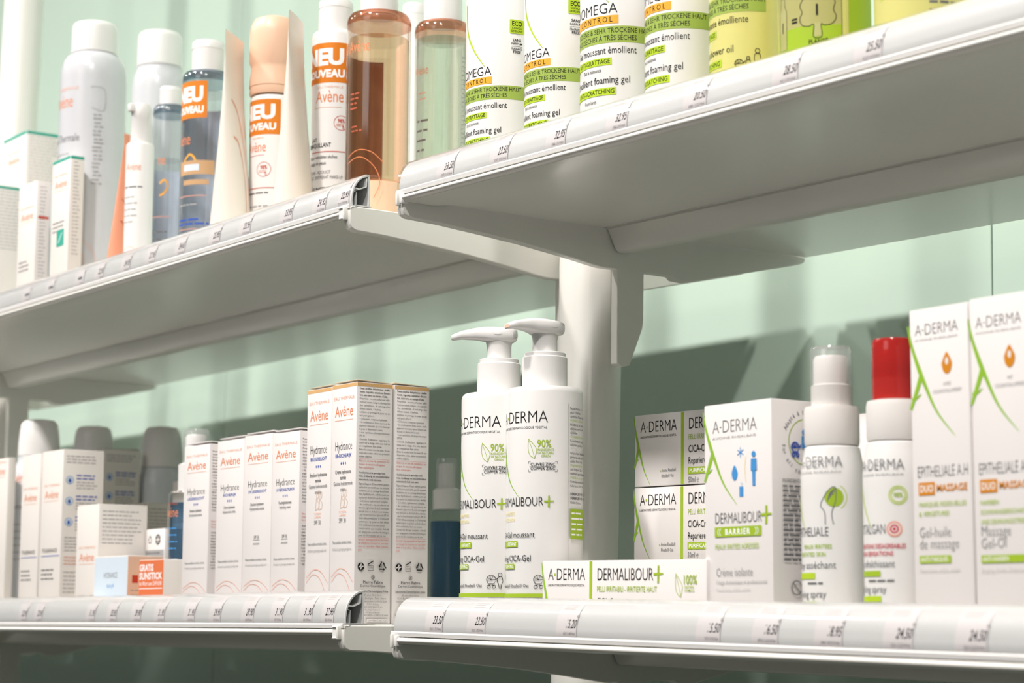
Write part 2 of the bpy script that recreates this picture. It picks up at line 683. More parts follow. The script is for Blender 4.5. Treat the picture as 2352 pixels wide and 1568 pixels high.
def green_dot(P, u, v, r, m='black', bgm='card'):
    P.disc(u, v, r, m)
    P.curve([(u - .75 * r, v - .15 * r), (u - .1 * r, v + .15 * r), (u + .05 * r, v + .75 * r)], .3 * r, bgm, 10)
    P.curve([(u - .1 * r, v - .75 * r), (u + .15 * r, v - .1 * r), (u + .75 * r, v + .1 * r)], .3 * r, bgm, 10)


def jar12(P, u, v, s, m='black'):
    P.stroke([(u - .5 * s, v + .35 * s), (u - .45 * s, v - .35 * s), (u + .45 * s, v - .35 * s), (u + .5 * s, v + .35 * s)], .08 * s, m, True)
    P.stroke([(u - .5 * s, v + .55 * s), (u + .5 * s, v + 1.1 * s)], .16 * s, m)
    P.text('12 M', u, v - .12 * s, .3 * s, m, .8, align='c')


# ------------------------------------------------------------------ setting
WALL_LEAN = -0.0241


def wall_y(z):
    return 0.382 + (z - 1.5567) * 0.0241


b = MB()
seams = (-3.008, -1.951, -0.894, 0.163, 1.220)
for xa, xb in zip(seams, seams[1:]):
    b.box(xa + 0.0006, xb - 0.0006, 0.0, 0.018, -1.55, 1.10, 'mint_panel', 0.0006, 1)
b.box(-3.008, 1.220, 0.0185, 0.03, -1.55, 1.10, 'dark_gap')
w = b.build('wall_back')
w.location = (0, wall_y(1.5567), 1.5567)
w.rotation_euler = (WALL_LEAN, 0, 0)
w['kind'] = 'structure'
b = MB()
b.box(-4, 3, -5, 0.33, -0.05, 0.0, 'floor_tile')
o = b.build('floor')
o['kind'] = 'structure'
b = MB()
b.box(-4, 3, -5, 0.8, 3.05, 3.1, 'ceiling_paint')
o = b.build('ceiling')
o['kind'] = 'structure'


def post(x, label):
    t = thing('shelf_post', label, 'post', (x, 0.173 - 1.51 * 0.0241, 0.0), (WALL_LEAN, 0, 0))
    b = MB()
    b.lathe([(0, 0), (0.021, 0), (0.021, 2.45), (0.0195, 2.452), (0, 2.452)], 'steel_white', 64)
    b.build('tube', t)
    b = MB()
    b.lathe([(0.0, 0.0002), (0.045, 0.0002), (0.045, 0.006), (0.022, 0.009), (0.0212, 0.02)], 'steel_white', 48)
    b.build('base_plate', t)
    return t


post(0.0, 'round white steel post standing between the two shelf bays')
post(-1.0, 'round white steel post at the far end of the orange lettered packs')

# ------------------------------------------------------------------ shelves
HOLDER = [(.0030, -.0018), (.0021, .0005), (.0019, .0030), (.0021, .0051), (.0028, .0089), (.0041, .0125), (.0061, .0156), (.0090, .0183), (.0122, .0199), (.0152, .0205)]
HOLDER = catmull(HOLDER, 36)
_d = [0.0]
for p, q in zip(HOLDER, HOLDER[1:]):
    _d.append(_d[-1] + math.hypot(q[0] - p[0], q[1] - p[1]))
HOLD_LEN = _d[-1]


def on_holder(u0, off):
    """u along the shelf, v up along the curved holder"""
    def f(u, v, l):
        v = min(max(v / 1000, 0.0), HOLD_LEN - 1e-6)
        i = max(k for k in range(len(_d) - 1) if _d[k] <= v)
        t = (v - _d[i]) / (_d[i + 1] - _d[i])
        p, q = HOLDER[i], HOLDER[i + 1]
        dy, dz = (q[0] - p[0]), (q[1] - p[1])
        L = math.hypot(dy, dz)
        y, z = p[0] + dy * t, p[1] + dz * t
        e = off - l
        return (u0 + u / 1000, y + dz / L * e, z - dy / L * e)
    return f


BRACKET = [(.0030, -.0010), (.0022, -.0030), (.0022, -.0120), (.0035, -.0150), (.0070, -.0166), (.0300, -.0176), (.0600, -.0200), (.0918, -.0228), (.1264, -.0270), (.1490, -.0303),
           (.1566, -.0312), (.1694, -.0312), (.1694, -.0930), (.1730, -.0950), (.1799, -.0934), (.1903, -.0690), (.1912, -.0640), (.1914, -.0325), (.1935, -.0310), (.2100, -.0312), (.2150, -.0312),
           (.2180, -.0335), (.2285, -.0341), (.3300, -.0115), (.3350, -.0100), (.3372, -.0085), (.3372, -.0058), (.3000, -.0010)]


def shelf(x0, x1, z, tilt, label, pivot):
    t = thing('shelf', label, 'shelf', (pivot, 0.0, z), (0, tilt, 0))
    X0, X1 = x0 - pivot, x1 - pivot
    b = MB()   # deck: top sheet, folded front channel, underside
    i0, i1 = X0 + .0076, X1 - .0076
    b.prism([(.004, -.0074), (.0245, -.0076), (.037, -.0056), (.337, -.0056), (.337, -.0004), (.3365, 0.0), (.006, 0.0), (.004, -.001)], i0, i1, 'steel_deck')
    for y in (.1565, .159):
        b.box(i0 + .001, i1 - .001, y - .0004, y + .0004, -.0060, -.0055, 'steel_deck')
    b.build('deck', t)
    b = MB()   # folded rear beam under the deck
    b.sheet([(.1585, -.0058), (.1600, -.0058), (.1670, -.0186), (.1685, -.0196), (.1766, -.0196), (.1772, -.0180), (.1772, -.0058)], .001, i0 + .0012, i1 - .0012, 'steel_deck')
    b.lathe([(0, -.01995), (.0024, -.01995), (.0024, -.0197), (0, -.0197)], 'dark_gap', 20, i0 + .052, .1722)
    b.build('rear_beam', t)
    b = MB()   # front rail: rolled white edge
    n = 14
    ring = [(.0052 - .0049 * math.cos(a), -.0052 + .0022 * math.sin(a)) for a in [math.radians(-95 + 190 * i / n) for i in range(n + 1)]]
    b.prism(ring + [(.0075, -.0034), (.0075, -.0072)], i0 - .001, i1 + .001, 'steel_white', True)
    b.build('front_rail', t)
    for xa, xb in ((X0, X0 + .007), (X1 - .007, X1)):
        b = MB()
        b.prism(BRACKET, xa, xb, 'steel_white')
        bk = b.build('bracket', t)
        bv = bk.modifiers.new('edge', 'BEVEL')
        bv.width = .0007
        bv.segments = 2
        bv.limit_method = 'ANGLE'
        bv.angle_limit = math.radians(50)
        b = MB()
        xc = (xa + xb) / 2
        s = 1 if xa == X0 else -1
        b.box(xc - .0012, xc + .0012 + .0, -.0008, .0055, -.0098, -.0012, 'steel_white', .0009)
        b.box(xc + s * .0020, xc + s * .0052, .0000, .0050, -.0088, -.0022, 'plastic', .0009)
        b.build('end_clip', t)
    # ticket holder: white curved backing with foot and fin, clear cover in front
    b = MB()
    e0, e1 = X0 + .001, X1 - .0005
    inner = [(y + .0013, zz - .0002) for y, zz in HOLDER]
    b.sheet(inner, .0010, e0, e1, 'backing')
    b.sheet([(.0167, .0195), (.0172, .012), (.0172, .0004)], .0011, e0, e1, 'backing')
    b.sheet([(.0045, -.0010), (.0060, .0002), (.0185, .0004)], .0009, e0, e1, 'backing')
    b.sheet([(.0066, .0112), (.0090, .0108), (.0140, .0128), (.0142, .0178)], .0008, e0, e1, 'backing')
    b.build('holder_backing', t)
    b = MB()
    b.sheet([(y, zz) for y, zz in HOLDER], .0004, e0 - .0008, e1 + .0008, 'clear_sheet')
    b.build('holder_cover', t, label='clear curved plastic cover')
    b = MB()
    b.sheet([(.0036, -.0031), (.0016, -.0027), (.0012, -.0006), (.0018, .0002)], .0005, e0 - .0005, e1 + .0005, 'plastic')
    b.sheet([(.0034, -.0017), (.0064, -.0016), (.0066, .0080), (.0046, .0084)], .0005, e0 - .0005, e1 + .0005, 'grey_plastic')
    b.build('holder_lip', t)
    return t


TILT = 0.0157
SH = dict(UL=(-.973, -.027, 1.5622, 0.0, -.027), LL=(-.973, -.027, 1.3010, 0.0, -.027),
          UR=(.027, .973, 1.5612, TILT, .034), LR=(.027, .973, 1.2965, TILT, .034))
shelf(-1.973, -1.027, 1.5622, 0.0, 'upper white shelf of a bay added beyond the outer post to block side light', -1.027)  # bay added to stop lamp light spilling in past the outer post
shelf(-1.973, -1.027, 1.3010, 0.0, 'lower white shelf of a bay added beyond the outer post to block side light', -1.027)
shelf(*SH['UL'][:4], 'upper white shelf carrying orange lettered cans, tubes and bottles beyond the post', SH['UL'][4])
shelf(*SH['LL'][:4], 'lower white shelf carrying orange lettered cartons beyond the post', SH['LL'][4])
shelf(*SH['UR'][:4], 'upper white shelf carrying white and yellow bottles with green bands', SH['UR'][4])
shelf(*SH['LR'][:4], 'lower white shelf carrying pump bottles and white cartons with green swooshes', SH['LR'][4])


def price(sh, x, txt, code, label, w=17.5, group=None):
    px, z, tilt = SH[sh][4], SH[sh][2], SH[sh][3]
    b = MB()
    f = on_holder(0, 0.00085)
    n = 22
    vv, ff = [], []
    for i in range(n + 1):
        v = 0.9 + (HOLD_LEN * 1000 - 2.2) * i / n
        vv += [f(-w / 2, v, 0), f(w / 2, v, 0), f(-w / 2, v, -.00014), f(w / 2, v, -.00014)]
    for i in range(n):
        a = 4 * i
        ff += [(a, a + 1, a + 5, a + 4), (a + 3, a + 2, a + 6, a + 7), (a, a + 4, a + 6, a + 2), (a + 1, a + 3, a + 7, a + 5)]
    ff += [(0, 2, 3, 1), (4 * n, 4 * n + 1, 4 * n + 3, 4 * n + 2)]
    b.add(vv, ff, 'paper', False)
    P = Print(b, f, None, .00005)
    P.lift = .00004
    if txt:
        P.text(txt, w / 2 - .6, 7.2, 4.7, 'black', 0.62, 0.010, 0.28, 'r', res=3)
    else:
        P.greek(w / 2 - 10, 7.6, 9, 1, 3.4, 3, 'grey')
    P.text(code, w / 2 - 1.2, 3.3, 1.7, 'black', 0.62, -0.01, 0.15, 'r', res=1)
    P.arc(w / 2 - .2, 13.8, .62, 0, 360, .3, 'grey', 12)
    P.greek(-w / 2 + 2, 21.2, w * .7, 3, .6, 1.5, 'xgrey')
    P.rect(-w / 2 + .2, .95, w / 2 - .2, 1.15, 'lgrey')
    o = b.build('price_label')
    o.location = (px, 0, z)
    o.rotation_euler = (0, tilt, 0)
    for v in o.data.vertices:
        v.co.x += x - px
    o['label'] = label
    o['category'] = 'price label'
    o['group'] = group or 'price labels in the shelf edges'
    return o


for x, t, c, l in ((.0700, '23.50', "50211 1.75/100ml", 'price label reading 23.50 on the lower shelf edge, nearest the post'),
                   (.1120, '23.50', "50211 1.75/100ml", 'price label reading 23.50 on the lower shelf edge, second from the post'),
                   (.1945, '15.20', "4291 3.04/10ml", 'price label reading 15.20 under the flat carton'),
                   (.3065, '15.50', "9170 3.10/10ml", 'price label reading 15.50 under the carton with blue icons'),
                   (.3465, '16.50', "47031 16.50/100ml", 'price label reading 16.50 under the spray bottle with the hand icon'),
                   (.3880, '18.95', "50401 18.95/100ml", 'price label reading 18.95 under the red capped spray bottle'),
                   (.4305, '24.50', "5236 12.25/100ml", 'price label reading 24.50 under the tall drop carton next to the red cap'),
                   (.4720, '24.50', "5236 12.25/100ml", 'price label reading 24.50 under the outermost tall drop carton'),
                   (.5100, '26.50', "5240 13.25/100ml", 'price label cut by the picture edge on the lower shelf')):
    price('LR', x, t, c, l)
for x, t, c, l in ((.0775, '23.50', "37371 1.75/100ml", 'price label reading 23.50 on the upper shelf edge, nearest the post'),
                   (.1315, '23.50', "37371 1.75/100ml", 'price label reading 23.50 on the upper shelf edge, second from the post'),
                   (.1845, '32.95', "3744 6.59/100ml", 'price label reading 32.95, nearer the post of the two'),
                   (.2375, '32.95', "3744 6.59/100ml", 'price label reading 32.95, next to the 20.50 label'),
                   (.3000, '20.50', "34781 10.25/100ml", 'price label reading 20.50 on the upper shelf edge'),
                   (.3650, '28.50', "9021 5.70/100ml", 'price label reading 28.50 under the bottle with the tree drawing'),
                   (.4195, '25.50', "9022 5.10/100ml", 'price label reading 25.50 under the outermost yellow bottle')):
    price('UR', x, t, c, l)
for x, t, c, l in ((-.5195, '22.95', "31 2.29/10ml", 'price label on the far lower shelf edge, furthest from the post'),
                   (-.4890, '23.95', "42 2.39/10ml", 'price label on the far lower shelf edge, second furthest from the post'),
                   (-.3925, '31.95', "51 6.39/10ml", 'price label reading 31.95 under the low carton with printed side'),
                   (-.3560, '33.95', "52 6.79/10ml", 'price label reading 33.95 under the pale blue carton'),
                   (-.3155, '29.90', "53 7.47/10ml", 'price label reading 29.90 under the orange sticker'),
                   (-.2780, '31.95', "55 7.99/10ml", 'price label reading 31.95 under the dark blue bottle'),
                   (-.2325, '31.95', "56 7.99/10ml", 'price label reading 31.95 under the first tall white carton beside the blue bottle'),
                   (-.1950, '29.95', "57 7.49/10ml", 'price label reading 29.95 under the tall white cartons'),
                   (-.1500, '29.90', "378 7.47/10ml", 'price label reading 29.90 under the tall white cartons'),
                   (-.1114, '31.90', "371 7.97/10ml", 'price label reading 31.90 further from the post'),
                   (-.0749, '31.90', "394 7.97/10ml", 'price label reading 31.90 nearer the post'),
                   (-.0479, '27.95', "435 6.99/10ml", 'price label reading 27.95 at the lower shelf end by the post')):
    price('LL', x, t, c, l, 16.5 if x < -.07 else 15)
for x, t, c, l in ((-.5366, '', "24/10ml", 'price label on the far upper shelf edge, furthest from the post'),
                   (-.4887, '', "24/10ml", 'price label on the far upper shelf edge, second furthest from the post'),
                   (-.4321, '', "24/10ml", 'price label on the far upper shelf edge, third furthest from the post'),
                   (-.3960, '22.95', "24/10ml", 'price label on the upper shelf edge under the tall spray can'),
                   (-.3502, '24.95', "31 6.23/10ml", 'price label with a yellow tab under the coral tube'),
                   (-.3084, '27.95', "34 5.59/10ml", 'price label reading 27.95 on the upper shelf edge'),
                   (-.2611, '24.65', "35 8.32/100ml", 'price label reading 24.65 on the upper shelf edge'),
                   (-.2088, '23.95', "36 5.99/100ml", 'price label reading 23.95 under the grey bottle with orange sticker'),
                   (-.1655, '23.95', "37 5.99/100ml", 'price label reading 23.95 under the first cream tube'),
                   (-.1092, '23.95', "371 5.99/100ml", 'price label reading 23.95 under the peach capped foam bottle'),
                   (-.0667, '24.95', "41 6.23/100ml", 'price label reading 24.95 under the white sticker bottle'),
                   (-.0365, '22.95', "72011 5.74/100ml", 'price label reading 22.95 at the upper shelf end by the post')):
    price('UL', x, t, c, l, 16.5 if x < -.05 else 13)


# ------------------------------------------------------------------ cartons
def carton(name, label, x0, x1, y0, dep, z, h, m='card', cat='box', group=None, rot=0.0, top=None, lid=None, bev=.0005):
    """a folding carton; returns the thing, its shell builder and printers for its front and end face"""
    w = x1 - x0
    t = thing(name, label, cat, ((x0 + x1) / 2, y0 + dep / 2, z), (0, 0, rot), group)
    b = MB()
    b.box(-w / 2, w / 2, -dep / 2, dep / 2, 0, h, m, bev, 2)
    F = Print(b, on_front(-w / 2, -dep / 2, 0))
    S = Print(b, on_side(w / 2, -dep / 2, 0))
    if top:
        tz = h * 1000
        F.rect(0.4, tz - top[1], w * 1000 - .4, tz - .35, top[0])
        S.rect(0.4, tz - top[1], dep * 1000 - .4, tz - .35, top[0])
    return t, b, F, S


def flap(t, w, dep, h, m='card_white', th=.0006, up=.0015, tilt=0.04):
    b = MB()
    xf = Matrix.Translation((0, dep / 2 - .001, h + .0002)) @ Matrix.Rotation(-tilt, 4, 'X')
    b.box(-w / 2 + .001, w / 2 - .001, -dep + .002, 0, 0, th, m, .0002, 1, xf)
    b.build('lid_flap', t)


FR = ["Peaux sensibles d\u00e9shydrat\u00e9es : tiraille-", "ments, rugosit\u00e9s, sensations d'incon-", "fort, teint terne en manque d'\u00e9clat."]
FR2 = ["Propri\u00e9t\u00e9s : ce soin perfecteur subli-", "mement teint\u00e9 s'adapte \u00e0 la majorit\u00e9", "des carnations, et estompe les", "d\u00e9fauts cutan\u00e9s. Il hydrate,", "sublime et prot\u00e8ge la peau en un", "seul geste gr\u00e2ce \u00e0 :", "\u2022 Cohederm, complexe hydratant,", "\u2022 la combinaison d'une nacre et de", "pigments min\u00e9raux qui se fondent sur", "la peau et illuminent le teint,", "\u2022 son syst\u00e8me photoprotecteur", "SPF 30."]
FR3 = ["Conseils d'utilisation : appliquer le", "matin sur le visage et le cou, seul ou", "en compl\u00e9ment d'un s\u00e9rum.", "Eviter le contact avec les yeux. En cas", "d'exposition solaire, utiliser une protection", "solaire adapt\u00e9e."]
FR4 = ["Elabor\u00e9 en vue de minimiser les", "risques de r\u00e9actions allergiques.", "Non com\u00e9dog\u00e8ne."]
NL1 = ["Gedehydrateerde gevoelige huid,", "ruw, trekkerig en oncomfortabel", "aanvoelende huid, vale teint."]
NL2 = ["Eigenschappen: Deze subtiel getinte", "perfector past zich aan de meeste", "huidtinten aan en vervaagt kleurfouten.", "Het hydrateert, sublimeert en", "beschermt de huid in een keer dankzij:", "\u2022 Cohederm, hydraterend complex,", "\u2022 de combinatie van parelmoer en", "minerale pigmenten die zich vermengen", "met de huid en de huid doen stralen,", "\u2022 zijn fotobeschermend systeem SPF 30."]
NL3 = ["Gebruiksaanwijzing: 's Ochtends", "aanbrengen op gelaat en hals alleen", "of in combinatie met een serum.", "Contact met de ogen vermijden. Gebruik", "een aangepaste zonnebescherming in", "geval van blootstelling aan de zon."]
NL4 = ["Speciaal samengesteld om het risico", "op allergische reacties tot een mini-", "mum te beperken - Niet comedo-", "geen."]
ADR = ["PIERRE FABRE DERMO-COSMETIK GmbH", "D-79111 Freiburg", "PIERRE FABRE BENELUX N.V.", "Rue Joseph Genicot 11", "1070 Brussel, Brussels", "PIERRE FABRE DERMO-COSMETIQUE GmbH", "A-1100 Wien, Austria", "PIERRE FABRE CH-4123 Allschwil, Suisse", "www.eauthermaleavene.com"]


def hydrance(label, x0, x1, y0, dep, h, kind, lines, spf=None, top=None, full=False, group='tall white cartons with salmon arcs'):
    t, b, F, S = carton('carton', label, x0, x1, y0, dep, 1.3010, h, 'card_white', 'box', group, top=top)
    W = (x1 - x0) * 1000
    H = h * 1000
    q = H / 154
    avene(F, W / 2, H * .862, 7.0 * q, fit=W * .74)
    F.text('Hydrance', W / 2, H * .72, 5.6 * q, 'black', .6, -.012, align='c', fit=W * .70)
    F.text(kind, W / 2, H * .69, 2.3 * q, 'blue', .8, .01, align='c', fit=W * (.5 if len(kind) < 12 else .66))
    for i in (-1, 0, 1):
        F.disc(W / 2 + i * 2.6, H * .665, .6, 'blue', 10, 1.5)
    for i, tx in enumerate(lines):
        F.text(tx, W / 2, H * (.622 - .0245 * i), 2.5 * q, 'black' if i < (len(lines) + 1) // 2 else 'grey', .7, align='c', fit=min(W * .78, F.width(tx, 2.5 * q, .72)))
    if full:
        for dx in (-2.6, 1.6):
            F.curve([(W / 2 + dx, 74), (W / 2 + dx + 1.2, 83), (W / 2 + dx + 3.2, 85.5), (W / 2 + dx + 3.4, 82), (W / 2 + dx + 1.6, 80), (W / 2 + dx + 4, 78), (W / 2 + dx + 3.4, 74.5), (W / 2 + dx - .6, 73.6)], .28, 'brown')
        F.text('TOUT ECRAN', W / 2, 70.6, 1.3, 'avene_pale', .8, align='c', fit=9)
        F.text('LUMIERE', W / 2, 68.4, 1.3, 'avene_pale', .8, align='c', fit=8)
    if spf:
        F.text(spf, W / 2, H * (.418 if full else .445), 2.7 * q, 'grey', .8, align='c')
        if not full:
            F.rect(W / 2 - 4.5, H * .438, W / 2 + 4.5, H * .4405, 'lgrey')
            F.text('antioxydant', W / 2, H * .415, 1.8 * q, 'grey', .8, align='c', fit=9)
    for i, tx in enumerate(('Peaux sensibles normales \u00e0 mixtes', 'Normale tot gemengde gevoelige huid')):
        F.text(tx, W / 2, H * (.33 - .028 * i), 1.9 * q, 'grey' if i == 0 else 'lgrey', .7, align='c', fit=W * .76)
    swirl(F, 2, W - 1.2, H * .03, q * 1.1)
    D = dep * 1000
    if full:
        u, ww, ld, hh = 2.2, D - 4.4, 2.19, 1.28
        v = H - 4.6
        for blk, ink, bo, gap in ((FR, 'black', .018, 0), (FR2, 'black', 0, 0), (FR3, 'black', 0, .6), (FR4, 'red', 0, 1.0), (NL1, 'black', .014, .6), (NL2, 'black', 0, 0), (NL3, 'black', 0, .4), (NL4, 'red', 0, .8)):
            S.para(blk, u, v, ww, hh, ld, ink, .82, bo)
            if ink == 'red':
                S.rect(u, v + hh + .55, u + ww, v + hh + .68, 'red')
            v -= ld * len(blk) + gap
        yy = 36.0
        green_dot(S, 4.6, yy, 2.5, 'black', 'card_white')
        jar12(S, 11.8, yy - .9, 4.2)
        recycle(S, 20.6, yy + .4, 3.6)
        S.text('21', 20.6, yy - .3, 1.9, 'black', .8, align='c')
        S.text('PAP', 20.6, yy - 3.6, .8, 'black', 1.1, align='c')
        S.arc(13.6, yy - 6.6, 1.25, 0, 360, .25, 'black', 16)
        S.curve([(14.3, yy - 5.9), (13.2, yy - 6.2), (14.0, yy - 6.9), (13.0, yy - 7.3)], .3, 'black', 9)
        S.text('Pierre Fabre', 13.6, yy - 10.6, 1.75, 'black', 1.15, .008, align='c', fit=15)
        S.text('Dermo-Cosm\u00e9tique', 13.6, yy - 12.8, 1.4, 'black', 1.15, .006, align='c', fit=19)
        S.text('Laboratoires Dermatologiques Av\u00e8ne', 13.6, yy - 16.2, 1.35, 'black', .8, .01, align='c', fit=23)
        S.rect(2.1, yy - 16.7, 25.1, yy - 16.6, 'grey')
        for i, tx in enumerate(('45, place Abel-Gance', '92100 Boulogne - Paris - France')):
            S.text(tx, 13.6, yy - 18.5 - 2 * i, 1.25, 'grey', .85, align='c', res=1)
            S.rect(5, yy - 18.9 - 2 * i, 22, yy - 18.82 - 2 * i, 'lgrey')
        S.para(ADR[:6], 3, yy - 22.6, 21, 1.1, 1.72, 'grey', .75, just=False, align='c')
        S.rect(9, .9, 25, 3.2, 'lgrey')
        S.rect(9.15, 1.05, 24.85, 3.05, 'card_white')
        S.text('CONTRIBUTE, RECYCLE', 17, 1.5, 1.1, 'grey', .8, align='c', fit=14)
    else:
        S.para(FR + FR2 + FR3, 2.2, H - 6, D - 4.4, 1.15, 2.1, 'black', .8, .01)
        S.para(FR4, 2.2, H - 56, D - 4.4, 1.15, 2.1, 'red', .8)
        S.para(NL1 + NL2, 2.2, H - 64, D - 4.4, 1.15, 2.1, 'black', .8, .01)
    b.build('shell', t)
    flap(t, x1 - x0, dep, h, 'card_white' if not full else 'card_edge')
    return t


hydrance('tall white carton directly beside the dark blue bottle', -.2975, -.2585, .030, .034, .1276, 'LEGERE/LICHT', ['Emulsion hydratante', 'Hydraterende emulsie'])
hydrance('tall white carton second from the dark blue bottle', -.2470, -.2080, .030, .034, .1280, 'RICHE/RIJK', ['Cr\u00e8me hydratante', 'Hydraterende cr\u00e8me'])
hydrance('tall white carton third from the dark blue bottle', -.2074, -.1684, .030, .034, .1288, 'UV LEGERE/LICHT', ['Emulsion hydratante', 'Hydraterende emulsie'], 'SPF 30')
hydrance('tall white carton next to the two tan topped cartons', -.1678, -.1315, .030, .034, .1278, 'UV REICHHALTIG/RICH', ['Feuchtigkeitscreme', 'Hydrating cream'], 'SPF 30')
TAN = ('tan', 2.6)
hydrance('tan topped white carton further from the post of the front pair', -.1224, -.0914, .030, .0275, .1535, 'BB-LEGERE/LICHT', ['Emulsion hydratante', 'teint\u00e9e', 'Getinte hydraterende', 'emulsie'], 'SPF 30', TAN, True, 'tan topped cartons by the post')
bb = hydrance('tan topped white carton at the shelf end with its printed side showing', -.0908, -.0606, .030, .0275, .1540, 'BB-RICHE/RIJK', ['Cr\u00e8me hydratante', 'teint\u00e9e', 'Getinte hydraterende', 'cr\u00e8me'], 'SPF 30', TAN, True, 'tan topped cartons by the post')
dup(bb, (bb.location.x - .0006, bb.location.y + .0290, bb.location.z), 'printed carton standing directly behind the tan topped carton at the shelf end', 'tan topped cartons by the post')


def small_avene(label, x0, x1, y0, dep, h, name=None, lv=.78, sideicons=0, extra=None, z=1.3010, top=None, m='card', stripe=None, group='orange lettered cartons', flapped=True, open_lid=False, gs=18):
    t, b, F, S = carton('carton', label, x0, x1, y0, dep, z, h, m, 'box', group, top=top)
    W, H, D = (x1 - x0) * 1000, h * 1000, dep * 1000
    avene(F, W / 2, H * lv, 6.3, fit=min(W * .68, 27))
    if name:
        F.text(name, W * .12, H * lv - .3 * H - 2, 3.0, 'black', .62, .006, fit=W * .72)
        F.rect(W * .10, H * lv - .3 * H - 5.2, W * .95, H * lv - .3 * H - 4.6, 'blue')
    if extra:
        for k, v in enumerate(extra):
            F.greek(W * .12, H * v, W * .62, 3, 1.9, 3.6, 'grey' if k % 2 == 0 else 'lgrey')
    if sideicons:
        S.greek(3, H - 6, D - 6, 3, 1.5, 2.5, 'lgrey')
        for k in range(3):
            v = H - 25 - k * 17
            S.disc(6.2, v, 3.1, 'paleblue')
            S.arc(6.2, v, 3.1, 0, 360, .5, 'sky', 16)
            S.disc(6.2, v - .4, 1.3, 'blue', 10, 1.4)
            S.greek(12, v + 3.5, D - 16, 2, 1.7, 2.6, 'blue')
            S.greek(12, v - 2, D - 16, 3, 1.3, 2.4, 'lgrey')
        S.greek(3, H - 72, D - 6, 5, 1.2, 2.6, 'lgrey')
        S.greek(3, H - 88, D - 6, 3, 1.2, 2.6, 'salmon')
        S.greek(3, H - 100, D - 6, 6, 1.2, 3.2, 'lgrey')
        S.arc(D - 8, 12, 3.2, 0, 360, .4, 'grey', 16)
    else:
        S.greek(3, H - 6, D - 6, gs, 1.3, 3.1, 'lgrey')
    if stripe:
        S.rect(2, stripe, D - 1, stripe + 2.2, 'red')
    b.build('shell', t)
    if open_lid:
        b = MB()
        b.box(-W / 2000 + .001, W / 2000 - .001, -D / 2000 + .001, D / 2000 - .001, h - .0002, h + .0004, 'dark_gap')  # dark plate painted as the shade inside the open carton
        b.build('open_top_shade', t)
        flap(t, x1 - x0, dep, h + .001, 'card', .0006, 0, -.10)
    return t, b, F, S


# lower far shelf, from its outer end
small_avene('carton with orange print cut by the picture edge, lower far shelf', -.664, -.6245, .030, .007, .1403, None, .9, 0, (.35, .2))
small_avene('slim white carton with blue underline next to a blue icon carton', -.5938, -.5560, .030, .034, .1394, 'TOLERANCE', .72, 0, (.30, .12))
small_avene('white carton with three blue icons on its side, front row', -.5525, -.5110, .030, .036, .1402, 'TOLERANCE', .72, 1, (.30, .12))
small_avene('open topped carton with three blue icons, behind the front row', -.667, -.6494, .130, .036, .1550, None, .8, 1, None, flapped=False, open_lid=True)
small_avene('shaded carton with blue print behind the open topped carton', -.7620, -.7215, .205, .034, .1545, None, .8, 1, None)
small_avene('low white carton with long printed side below the icon cartons', -.4808, -.4400, .030, .0415, .0925, 'HYDRANCE', .52, 0, (.09,), gs=9)
small_avene('low carton partly hidden behind the long printed side', -.5990, -.5625, .130, .034, .1030, None, .5, 0, None, gs=8)
small_avene('white carton with an orange letter behind the dark blue bottle', -.4830, -.4470, .115, .028, .1160, None, .62, 0, (.3,))

# pale blue carton, orange sticker carton, white pack with symbols, little white cap box
t, b, F, S = carton('carton', 'small pale blue carton on the lower shelf edge beside an orange sticker', -.4372, -.3790, .0262, .030, 1.3010, .0508, 'card')
F.rect(.6, 16, 57.6, 50.0, 'paleblue')
F.text('HYDRANCE', 29, 34, 4.2, 'grey', .8, align='c', fit=24)
F.text('aqua-gel', 29, 27, 3.2, 'sky', .8, align='c', fit=13)
F.greek(26, 9, 26, 2, 1.8, 4, 'lgrey')
S.rect(.4, .6, 29.6, 50.2, 'peach')
S.rect(4, 30, 9, 36, 'red')
S.greek(3, 24, 22, 4, 1.3, 3.5, 'lgrey')
b.build('shell', t)
t, b, F, S = carton('carton', 'small carton with an orange free lipstick sticker beside the blue bottle', -.3668, -.3262, .0300, .028, 1.3010, .0468, 'card')
F.rect(.3, .3, 40.3, 46.4, 'sticker')
F.text('GRATIS', .8, 38.6, 4.9, 'white', .72, .03, fit=23)
F.text('SUNSTICK', .8, 32.4, 4.9, 'white', .72, .03, fit=37)
F.text('im Wert von CHF 8.90', 1.0, 27.6, 3.2, 'white', .7, .004, fit=37)
F.rect(1, 25.2, 39, 25.8, 'white')
b.build('shell', t)
t, b, F, S = carton('carton', 'white carton printed with recycling symbols behind the orange sticker', -.4390, -.4055, .0700, .030, 1.3010, .0735, 'card_white')
recycle(F, 8, 65, 4.2, 'grey')
green_dot(F, 22, 65, 4.2, 'black', 'card_white')
F.rect(1.0, 20, 32.5, 57, 'lgrey')
F.greek(2, 54, 29, 12, 1.5, 3.0, 'grey')
b.build('shell', t)
t, b, F, S = carton('sample_box', 'tiny white box in front of the low carton', -.4395, -.4160, .0205, .0052, 1.3010, .0170, 'plastic', bev=.0012)
b.build('shell', t)


